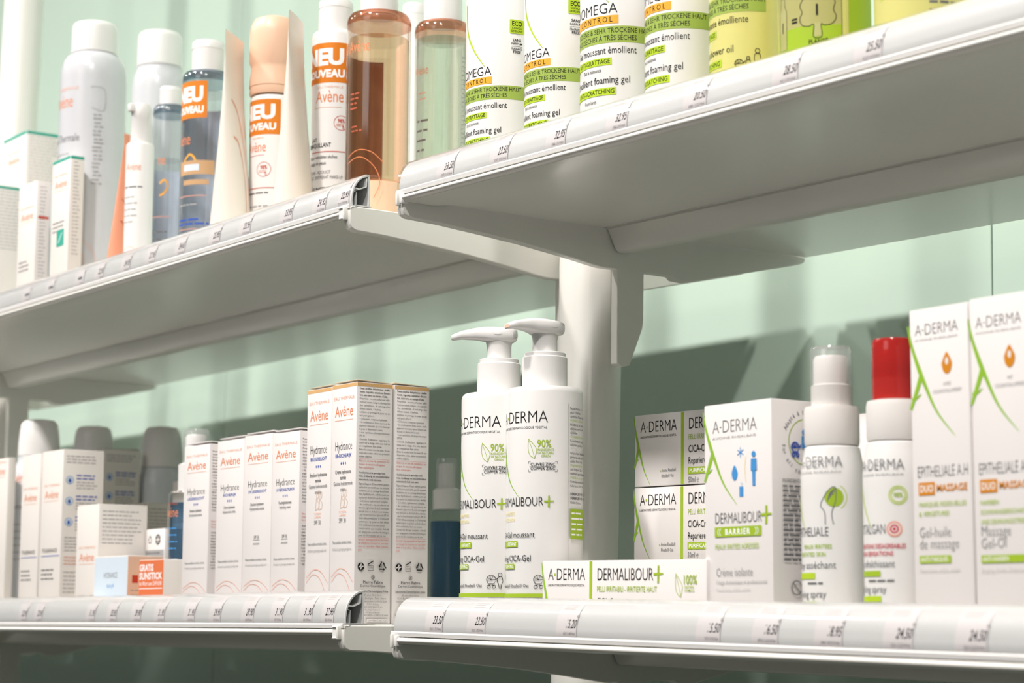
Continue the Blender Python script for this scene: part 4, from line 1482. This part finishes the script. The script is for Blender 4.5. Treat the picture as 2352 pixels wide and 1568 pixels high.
def drop_carton(label, x0, x1, z, lines, h=.1536, ml=None):
    t, b, F, S = carton('carton', label, x0, x1, .0300, .0350, z, h, 'card_white', 'box', 'tall white cartons with an orange drop')
    W = (x1 - x0) * 1000
    aderma(F, 3.2, 141.4, 5.0, 'grey', 'AVOINE RHEALBA\u00ae', dash='-', xs=.82)
    green_a(F, -1.0, 146.5, 52)
    F.poly([(22 + 3.1 * math.sin(2 * math.pi * i / 20) * (1 - .62 * max(0, math.cos(2 * math.pi * i / 20))), 127.6 + 5.0 * math.cos(2 * math.pi * i / 20)) for i in range(20)], 'gold')
    F.disc(22, 128.4, .95, 'card_white', 12, 1.8)
    F.text(lines[0], 22, 117.6, 1.5, 'lgrey', .85, align='c')
    F.text(lines[1], 22, 114.4, 1.6, 'lgrey', .85, align='c', fit=17)
    F.text('EPITHELIALE A.H', 3.0, 77.0, 5.0, 'grey', .66, -.014, fit=W - 5, res=3)
    F.rect(3.6, 69.0, 13.2, 74.8, 'gold')
    F.text('DUO', 8.4, 70.4, 3.2, 'card_white', .9, .03, align='c', fit=8)
    F.text('MASSAGE', 14.2, 70.4, 3.2, 'gold', .9, .02, fit=W - 17)
    for i, tx in enumerate(lines[2]):
        F.text(tx, 3.5, 63.8 - 4.2 * i, 2.1, 'green', .78, .0, fit=min(W - 7, F.width(tx, 2.3, .8)))
    for i, tx in enumerate(lines[3]):
        F.text(tx, 3.4, 50.2 - 5.2 * i, 4.4, 'grey', .8, -.016, fit=min(W - 8, F.width(tx, 4.4, .8)))
    F.rect(3.4, 38.6, 22 if ml is None else 33, 42.0, 'green')
    F.text(lines[4], 4.2, 39.4, 2.0, 'card_white', .78, .016)
    F.text(lines[5], 3.4, 34.6, 1.9, 'xgrey', .8)
    F.rect(W - .35, 1, W - .1, h * 1000 - 1, 'xgrey')
    S.greek(3, h * 1000 - 8, 28, 30, 1.4, 3.2, 'lgrey')
    b.build('shell', t)
    return t


drop_carton('tall white carton with an orange drop, right next to the red cap'.replace('right next', 'standing next'), .4163, .4514, 1.2899, ('AVEC', 'CICAHYALUMIDE*', ('MARQUES RESIDUELLES', '& VERGETURES'), ('Gel-huile', 'de massage'), 'ANTI-MARQUES', 'Nourrisson, enfant, adulte'))
drop_carton('tall white carton with an orange drop, outermost on the lower shelf', .4522, .4872, 1.2893, ('MIT', 'CICAHYALUMIDE*', ('NARBEN', 'SCHWANGERSCHAFTS-', 'UND DEHNUNGSSTREIFEN'), ('Massage', 'Gel-\u00d6l'), 'ANTI-NARBEN', 'S\u00e4ugling, Kinder, Erwachsene'), .1550, 1)
drop_carton('tall white carton beyond the outermost drop carton', .4882, .5232, 1.2888, ('MIT', 'CICAHYALUMIDE*', ('NARBEN', 'SCHWANGERSCHAFTS-'), ('Massage', 'Gel-\u00d6l'), 'ANTI-NARBEN', 'Erwachsene'), .1550, 1)
# dark side of a carton seen between the two spray bottles
t, b, F, S = carton('carton', 'carton edge with dark print between the two spray bottles', .300, .3360, .098, .035, 1.2919, .1165, 'card_white')
S.greek(2, 112, 30, 26, 2.0, 3.6, 'black')
b.build('shell', t)


# ------------------------------------------------------------------ upper far shelf
Z1 = 1.5622
TEAL = ('teal', 3.0)
small_avene('large white carton with a teal top edge at the far upper shelf end', -.8116, -.7550, .090, .0375, .2010, None, .86, 0, (.62, .45, .2), Z1, ('teal', 3.4), group='teal edged cartons', gs=30)
small_avene('white carton with a red stripe on its side before the large teal edged one', -.6227, -.5845, .030, .0125, .1153, None, .72, 0, (.40, .2), Z1, None, 'card', 82, gs=26)
small_avene('narrow white carton with a teal edge and a teal square', -.5526, -.5168, .030, .0125, .1250, None, .80, 0, (.56, .2), Z1, TEAL, group='teal edged cartons', gs=26)
t, b, F, S = carton('carton', 'white carton with a teal edge, hidden behind the narrow teal carton', -.845, -.8235, .150, .034, Z1, .2160, 'card', 'box', 'teal edged cartons', top=('teal', 4))
b.build('shell', t)
small_avene('white carton cut by the picture edge beyond the large teal edged one', -.760, -.712, .045, .030, .1350, None, .75, 0, (.4,), Z1, TEAL, group='teal edged cartons')
b = None
# teal square printed on the narrow carton's front
for ob in list(bpy.data.objects):
    if ob.get('label') == 'narrow white carton with a teal edge and a teal square':
        mb = MB()
        P = Print(mb, on_front(-.0179, -.00625, 0), None, .0002)
        P.rect(13, 50, 27, 64, 'teal')
        P.stroke([(16, 53), (24, 61)], .8, 'white')
        mb.build('teal_square', ob)


def pump_slim(label, x, y, z, r, h, rc, ht, m='plastic', group=None, prt=None):
    t = thing('bottle', label, 'bottle', (x, y, z), group=group)
    b = MB()
    b.lathe(shoulder(r, h, .0018) + [(0, h)], m, 48)
    if prt:
        prt(Print(b, on_cyl(r), 1.0))
    b.build('bottle_body', t)
    b = MB()
    b.lathe([(0, h), (rc, h), (rc, ht - .012), (rc * 1.03, ht - .0115), (rc * 1.03, ht - .003), (rc * .9, ht), (0, ht + .0004)], m, 40)
    b.box(-.002, .004, -rc - .0035, -rc * .4, ht - .007, ht - .0006, m, .001)
    b.build('pump_cap', t)
    return t


def slim_print(P):
    P.text('Av\u00e8ne', 7, 94, 6.0, 'avene', .6, align='c', res=3)
    P.greek(-2, 80, 20, 1, 1.8, 3, 'grey')
    P.greek(-2, 72, 14, 5, 1.4, 5, 'lgrey')
    P.curve([(-4, 30), (8, 32), (16, 22), (14, 8)], .3, 'avene_pale')


pump_slim('slim white pump bottle beside the coral tube', -.4172, .045, Z1, .0111, .1170, .0080, .1495, prt=slim_print)
pump_slim('thin white tube bottle behind the narrow teal carton', -.6480, .066, Z1, .0105, .1190, .0080, .1257, 'plastic_cool')
t = thing('bottle', 'white bottle with a frosted cap behind the narrow teal carton', 'bottle', (-.7180, .117, Z1))
b = MB()
b.lathe(shoulder(.0125, .165, .003) + [(0, .165)], 'plastic_matt', 40)
b.build('bottle_body', t)
b = MB()
b.lathe([(.0100, .165), (.0105, .166), (.0105, .188), (.0090, .1915), (0, .192)], 'plastic_cool', 40)
b.build('cap', t)


def tube(label, x, y, z, r, h, cw, ang, m, name='squeeze_tube', prints=None, cap_m='plastic', shift=(0, 0)):
    """soft tube standing on its cap; its crimped end is a flat line on top. ang: direction of the crimp"""
    t = thing(name, label, 'tube', (x, y, z))
    b = MB()
    ca, sa = math.cos(ang), math.sin(ang)
    rings = []
    n = 40
    for zz, k in ((.012, 0), (.0125, 0.0), (.03, .06), (.055, .17), (.085, .34), (.12, .60), (.15, .85), (1, 1.0), (1.0001, 1)):
        q = zz if zz < .5 else h
        k = k if zz < .5 else 1.0
        if zz < .5 and zz > h - .012:
            continue
        if zz < .5:
            k = min(1, max(0, (zz - .012) / (h - .024))) ** 1.15
        if zz == 1:
            q = h - .010
        a = r + (cw / 2 - r) * k
        th = r * (1 - k) + .0007 * k
        ring = []
        for i in range(n):
            f = 2 * math.pi * i / n
            cx, cy = a * math.cos(f), th * math.sin(f)
            ring.append((cx * ca - cy * sa + shift[0] * k, cx * sa + cy * ca + shift[1] * k, q))
        rings.append(ring)
    b.loft(rings, m)
    if prints:
        prints(b, rings)
    b.build('tube_body', t)
    b = MB()
    b.lathe([(0, 0), (r * .96, 0), (r, .0008), (r, .0112), (r * .97, .012), (0, .012)], cap_m, 40)
    b.build('cap', t)
    return t


def tube_arcs(ink, side=1):
    def f(b, rings):
        def pos(u, v, l):
            # u: 0..1 round the tube, v: 0..1 along it
            i = u * 40
            k = v * (len(rings) - 1)
            a, c = int(i) % 40, (int(i) + 1) % 40
            q = min(int(k), len(rings) - 2)
            fr, fk = i - int(i), k - q
            P0 = [Vector(rings[q + j][s]) for j in (0, 1) for s in (a, c)]
            p = (P0[0] * (1 - fr) + P0[1] * fr) * (1 - fk) + (P0[2] * (1 - fr) + P0[3] * fr) * fk
            nrm = (P0[1] - P0[0]).cross(P0[2] - P0[0])
            if nrm.length > 0:
                nrm.normalize()
            return tuple(p + nrm * (.00025 + l))
        P = Print(b, pos, .02)
        if ink:
            P.curve([(.62, .62), (.70, .58), (.76, .45), (.76, .32), (.70, .15), (.62, .08)], .006, ink, 30)
            P.curve([(.62, .52), (.68, .50), (.72, .40), (.71, .28), (.65, .2)], .006, ink, 30)
        return P, pos
    return lambda b, rings: f(b, rings)


VIEW = math.atan2(.58, -.80)
tube('coral tube standing on its cap beside the slim pump bottle', -.4507, .042, Z1, .0084, .130, .022, VIEW - .42, 'coral', prints=tube_arcs('coral_dark'), cap_m='coral', shift=(.0062, .0085))
tube('cream tube standing on its cap between two sticker bottles', -.2615, .044, Z1, .0160, .170, .038, VIEW - .24, 'cream', prints=tube_arcs('avene_pale'))
tube('second cream tube standing on its cap beside the foam bottle', -.1675, .042, Z1, .0152, .1620, .036, VIEW - .20, 'cream', prints=tube_arcs(None), cap_m='cream')


def sticker(P, u0, v0, u1, v1, a='NEU', c='NOUVEAU', k=1.3):
    P.rrect(u0 - 14, v0, u1, v1, .8, 'orange')
    w, h = u1 - u0, v1 - v0
    P.text(a, u1 - .12 * w, v0 + .46 * h, .40 * h, 'white', .9, .05, align='r', fit=.78 * w * k, res=3)
    P.text(c, u1 - .1 * w, v0 + .14 * h, .19 * h, 'white', .85, .05, align='r', fit=.84 * w * k)


def natural_seal(P, u, v, r, txt):
    P.arc(u, v, r, 0, 360, .35, 'red', 28)
    P.text(txt, u, v + .05 * r, .52 * r, 'red', .8, .02, align='c')
    P.greek(u - .7 * r, v - .22 * r, 1.4 * r, 2, .16 * r, .22 * r, 'salmon')
    leaf(P, u + .2 * r, v - .85 * r, .5 * r, 'red', .25)


# grey-blue clear bottle with an orange sticker
def clear_bottle(label, x, y, r, h, liq, rim, glass, liquid, rc, hc, base=.004, group=None, prt=None, cap='plastic', flat=True, z=Z1, back=None, foot=None):
    t = thing('bottle', label, 'bottle', (x, y, z), group=group)
    th = .0013
    b = MB()
    b.lathe([(0, .0006), (r * .9, 0), (r, .0025), (r, h - .0055), (r - .0006, h - .003), (r - .0022, h - .0008), (r - .005, h), (rc * .96, h), (rc * .96, h - .002), (r - .006, h - .0024), (r - th, h - .0065), (r - th, base + .002), (r - th - .002, base), (0, base)], glass, 72)
    if prt:
        prt(Print(b, on_cyl(r), 1.5))
    b.build('bottle_body', t, label='clear shell')
    b = MB()
    q = r - th - .00015
    b.lathe([(0, base + .0003), (q - .002, base + .0003), (q, base + .0022), (q, liq - .0004), (q - .0004, liq), (0, liq)], liquid, 64)
    b.build('liquid', t, label='tinted liquid')
    flip_cap(t, rc, h - .0005, hc, cap)
    b = MB()
    b.lathe([(rc + .0003, h + .0003), (r - .005, h + .0004), (r - .0021, h - .0003), (r - .0003, h - .0030), (r + .0002, h - .0060), (r + .0002, h - .0085)], rim, 72)
    b.build('rim', t)
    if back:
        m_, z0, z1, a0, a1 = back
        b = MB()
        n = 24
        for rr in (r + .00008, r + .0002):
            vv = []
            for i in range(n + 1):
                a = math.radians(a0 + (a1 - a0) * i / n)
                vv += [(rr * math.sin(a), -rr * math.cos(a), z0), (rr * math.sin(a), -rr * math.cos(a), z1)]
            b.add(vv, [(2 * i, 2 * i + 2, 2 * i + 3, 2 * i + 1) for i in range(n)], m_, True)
        b.build('back_label_or_refraction', t)  # paper label on the grey bottles, painted refraction on the peach one
    if foot:
        b = MB()
        b.lathe([(0, .0035), (q - .002, .0035), (q - .0006, .006), (q - .0006, base - .0012), (0, base - .0012)], foot, 56)
        b.build('foot', t)
    return t


def k_print(P):
    P.rect(-24, 40, 34, 112, 'white') if False else None
    sticker(P, -6, 125.5, 21.4, 155, 'NEU', 'NOUVEAU')
    P.text('Av\u00e8ne', -2, 105, 9, 'avene', .6, align='c', res=3, rot=0)
    P.curve([(2, 92), (8, 97), (13, 92), (13, 84), (3, 82)], 1.6, 'amber')
    P.rect(-4, 64, 22, 64.6, 'salmon')
    P.rect(-4, 81, 28, 92, 'brown')
    P.rect(2, 84, 16, 89, 'paleblue')
    P.rect(2, 73, 24, 77, 'brown')
    P.greek(-4, 57, 24, 1, 1.6, 3, 'lgrey')
    P.greek(-4, 45, 30, 2, 2.4, 3.4, 'blue')
    P.rect(-4, 38, 30, 38.5, 'salmon')
    P.greek(-4, 31, 30, 3, 2.0, 6, 'grey')
    P.greek(-4, 14, 26, 2, 2.4, 6, 'blue')


clear_bottle('grey blue clear bottle with an orange sticker beside the cream tube', -.3531, .070, .0193, .1650, .148, 'rim_grey', 'glass_blue', 'liquid_grey', .0125, .1905, prt=k_print, back=('lgrey_label', .006, .140, 140, 330))


def i_print(P):
    P.text('ne', 9, 112, 8, 'avene', .62, align='c', res=3)
    P.curve([(8, 96), (12, 99), (15, 94), (12, 88), (8, 86)], 1.6, 'amber')
    P.rect(0, 68, 18, 68.6, 'salmon')
    P.greek(-2, 55, 18, 4, 2.0, 6, 'grey')
    P.greek(-2, 30, 18, 3, 2.0, 6, 'grey')


clear_bottle('grey blue clear bottle behind the slim pump bottle', -.4600, .092, .0140, .1640, .118, 'rim_grey', 'glass_blue', 'liquid_grey', .0090, .1800, prt=i_print, back=('lgrey_label', .006, .112, 140, 330))


def p_print(P):
    P.text('Av\u00e8ne', 16.4, 124.5, 8.0, 'avene', .62, align='r', res=3)
    for d in (0, 3.4, 6.8, 10.2):
        P.greek(0, 95 - d, 10, 1, 1.8, 3, 'coral_dark')
    P.curve([(-2, 52), (8, 56), (18, 54), (26, 47)], .5, 'avene')
    P.curve([(-2, 48), (10, 51), (20, 44), (24, 33), (20, 22)], .5, 'avene')
    P.curve([(-2, 36), (8, 36), (12, 30), (6, 22), (-2, 19)], .5, 'avene')
    P.greek(2, 72, 9, 2, 1.6, 3, 'coral_dark')


clear_bottle('peach liquid bottle with white cap at the upper shelf end by the post', -.1109, .075, .0221, .1545, .1370, 'rim_pink', 'glass_pink', 'liquid_peach', .0131, .1880, base=.036, prt=p_print, back=('taupe_refraction', .040, .128, 229, 322), foot='peach_pale')  # taupe sheet paints a dark refraction onto the back of the bottle


def r_print(P):
    P.text('Av\u00e8ne', 9, 120, 6.5, 'avene', .6, align='r', res=3)
    P.greek(0, 106, 8, 2, 1.6, 4, 'avene_pale')
    for d in range(4):
        P.greek(-2, 86 - 7 * d, 12, 1, 2.4, 3, 'grey')
    P.greek(-2, 40, 14, 2, 2.2, 5, 'grey')
    P.curve([(-2, 26), (6, 26), (14, 20)], .5, 'avene')
    P.greek(34, 132, 4.5, 34, 1.4, 3.2, 'lgrey')


clear_bottle('clear liquid bottle with a pink rim half hidden by the green banded bottles', -.1165, .132, .0198, .1600, .1480, 'rim_pink', 'glass_pink', 'liquid_clear', .0137, .1900, prt=r_print)

# foam bottle with a peach dome
t = thing('foam_bottle', 'white foam bottle with a peach dome cap and orange sticker', 'bottle', (-.2570, .075, Z1))
b = MB()
r = .0170
b.lathe(shoulder(r, .1270, .004) + [(0, .127)], 'plastic', 64)
P = Print(b, on_cyl(r), 1.4)
sticker(P, -9, 95.3, 23.8, 122, 'NEU', 'NOUVEAU')
avene(P, 4.2, 82.5, 7.5, sub=False, xs=.66)
P.greek(1, 92.5, 14, 1, 1.0, 2, 'avene_pale')
P.rect(-4, 79.6, 12, 79.9, 'red')
natural_seal(P, 11.8, 69.0, 5.4, '98%')
P.rect(-4, 55.0, 21, 55.5, 'red')
P.greek(-2, 51, 20, 1, 1.6, 3, 'grey')
P.greek(-2, 41, 22, 2, 1.9, 4, 'lgrey')
P.text('REINIGUNGSSCHAUM', 8, 29.5, 2.6, 'black', .75, .012, align='r', fit=26)
b.build('bottle_body', t)
b = MB()
b.lathe([(0, .1272), (.0172, .1272), (.0178, .1288), (.0176, .1330), (.0181, .1336), (.0178, .1400), (.0170, .1470), (.0172, .1500), (.0184, .1530), (.0184, .1745), (.0176, .1805), (.0150, .1855), (.0090, .1880), (0, .1886)], 'peach', 64)
b.build('dome_cap', t, label='peach dome cap')

# white milk bottle with sticker
t = thing('bottle', 'white cleansing milk bottle with a large orange sticker', 'bottle', (-.1713, .0765, Z1))
b = MB()
r = .0165
b.lathe(shoulder(r, .1560, .003) + [(0, .156)], 'plastic', 64)
P = Print(b, on_cyl(r), 1.4)
sticker(P, -9.5, 116.6, 28.0, 145.6, 'NEU', 'NOUVEAU', 1.12)
avene(P, 13.0, 102.5, 8.6, sub=False, xs=.66)
P.text('EAU THERMALE', 13.0, 112.6, 1.7, 'avene_pale', .95, align='c', fit=20)
P.rect(1, 98.6, 22, 98.9, 'avene_pale')
natural_seal(P, 22.0, 87.5, 5.2, '98%')
P.text('LAIT', 4, 74.5, 2.6, 'black', .8, .008, align='r')
P.text('DEMAQUILLANT', 15.0, 70.2, 3.0, 'black', .74, .010, align='r', fit=22)
P.rect(-2, 66.6, 27, 67.1, 'red')
P.text('Peaux sensibles s\u00e8ches', 19.6, 62.0, 2.4, 'black', .76, align='r', fit=24)
P.text('visage et yeux', 11.6, 57.6, 2.4, 'black', .76, align='r')
P.text('NETTOIE - ADOUCIT', 15.0, 51.0, 2.3, 'grey', .76, align='r', fit=21)
P.text('REINIGT, ENTFERNT MAKE-UP', 23.6, 47.4, 2.3, 'grey', .74, align='r', fit=30)
P.text('REINIGUNGSMILCH', 19.0, 38.6, 2.9, 'black', .76, .014, align='r', fit=26)
P.text('empfindliche trockene Haut', 21.5, 34.6, 2.4, 'grey', .74, align='r', fit=29)
P.greek(-2, 28, 22, 2, 2, 4, 'lgrey')
b.build('bottle_body', t)
flip_cap(t, .0122, .1562, .1800)

# white cap of a bottle at the back, by the peach bottle
t = thing('bottle', 'white bottle at the back between the two clear liquid bottles', 'bottle', (-.2500, .196, Z1))
b = MB()
b.lathe(shoulder(.0150, .185, .004) + [(0, .185)], 'plastic_matt', 40)
b.build('bottle_body', t)
flip_cap(t, .0098, .1852, .2190)

# ------------------------------------------------------------------ blue spray bottle and friends on the lower far shelf
def mist_blue(label, x, y, r, h, rn, hn, rc, hc, blue, z=1.3010, prt=None):
    t = thing('spray_bottle', label, 'bottle', (x, y, z), group='blue bottles on the far lower shelf')
    b = MB()
    b.lathe(shoulder(r, h, .004) + [(rn, h + .0004), (0, h + .0004)], 'glass', 56)
    if prt:
        prt(Print(b, on_cyl(r), 1.4))
    b.build('bottle_body', t, label='clear shell')
    b = MB()
    q = r - .0012
    b.lathe([(0, .0015), (q - .002, .0015), (q, .003), (q, h - .009), (0, h - .009)], blue, 48)
    b.build('liquid', t, label='dark blue liquid')
    b = MB()
    b.lathe([(0, h), (rn, h + .0002), (rn, hn), (rn * .8, hn + .0012), (rc * .82, hn + .002), (rc * .8, hc - .006), (rc * .7, hc - .004), (0, hc - .004)], 'plastic', 40)
    b.build('spray_pump', t)
    b = MB()
    b.lathe([(rc, hn), (rc * 1.01, hc - .003), (rc * .9, hc), (0, hc + .0003)], 'clear_cap', 40)
    b.build('overcap', t, label='clear cap')
    return t


def blue_print(P):
    P.text('EAU THERMALE', 8, 88, 1.8, 'coral_dark', .95, align='r', fit=20)
    P.text('Av\u00e8ne', 9, 79, 7.2, 'avene', .64, align='r', res=3)
    P.greek(-2, 70, 12, 4, 1.4, 5, 'sky')
    P.greek(-2, 46, 14, 1, 2.4, 3, 'paleblue')
    P.greek(-2, 33, 12, 1, 1.6, 3, 'paleblue')
    P.rect(-26, 4, 30, 38, 'coral_dark') if False else None
    P.curve([(-4, 26), (6, 25), (14, 17)], .4, 'coral_dark')
    P.curve([(-4, 14), (4, 15), (8, 11), (2, 6), (-4, 5)], .4, 'coral_dark')


mist_blue('dark blue spray bottle with clear cap beside the tall white cartons', -.3473, .0650, .0200, .0990, .0130, .1190, .0098, .1460, 'liquid_blue', prt=blue_print)
mist_blue('blue spray bottle in shade behind the tan topped cartons', -.2504, .2300, .0133, .0870, .0105, .1020, .0080, .1265, 'solid_blue')
t = thing('spray_bottle', 'white spray bottle whose clear cap shows over the tall white cartons', 'bottle', (-.3977, .130, 1.3010), group='blue bottles on the far lower shelf')
b = MB()
b.lathe(shoulder(.0150, .112, .004) + [(0, .112)], 'plastic_matt', 40)
b.build('bottle_body', t)
b = MB()
b.lathe([(.0106, .112), (.0108, .147), (.0098, .1495), (0, .15)], 'clear_cap', 40)
b.build('overcap', t, label='clear cap')
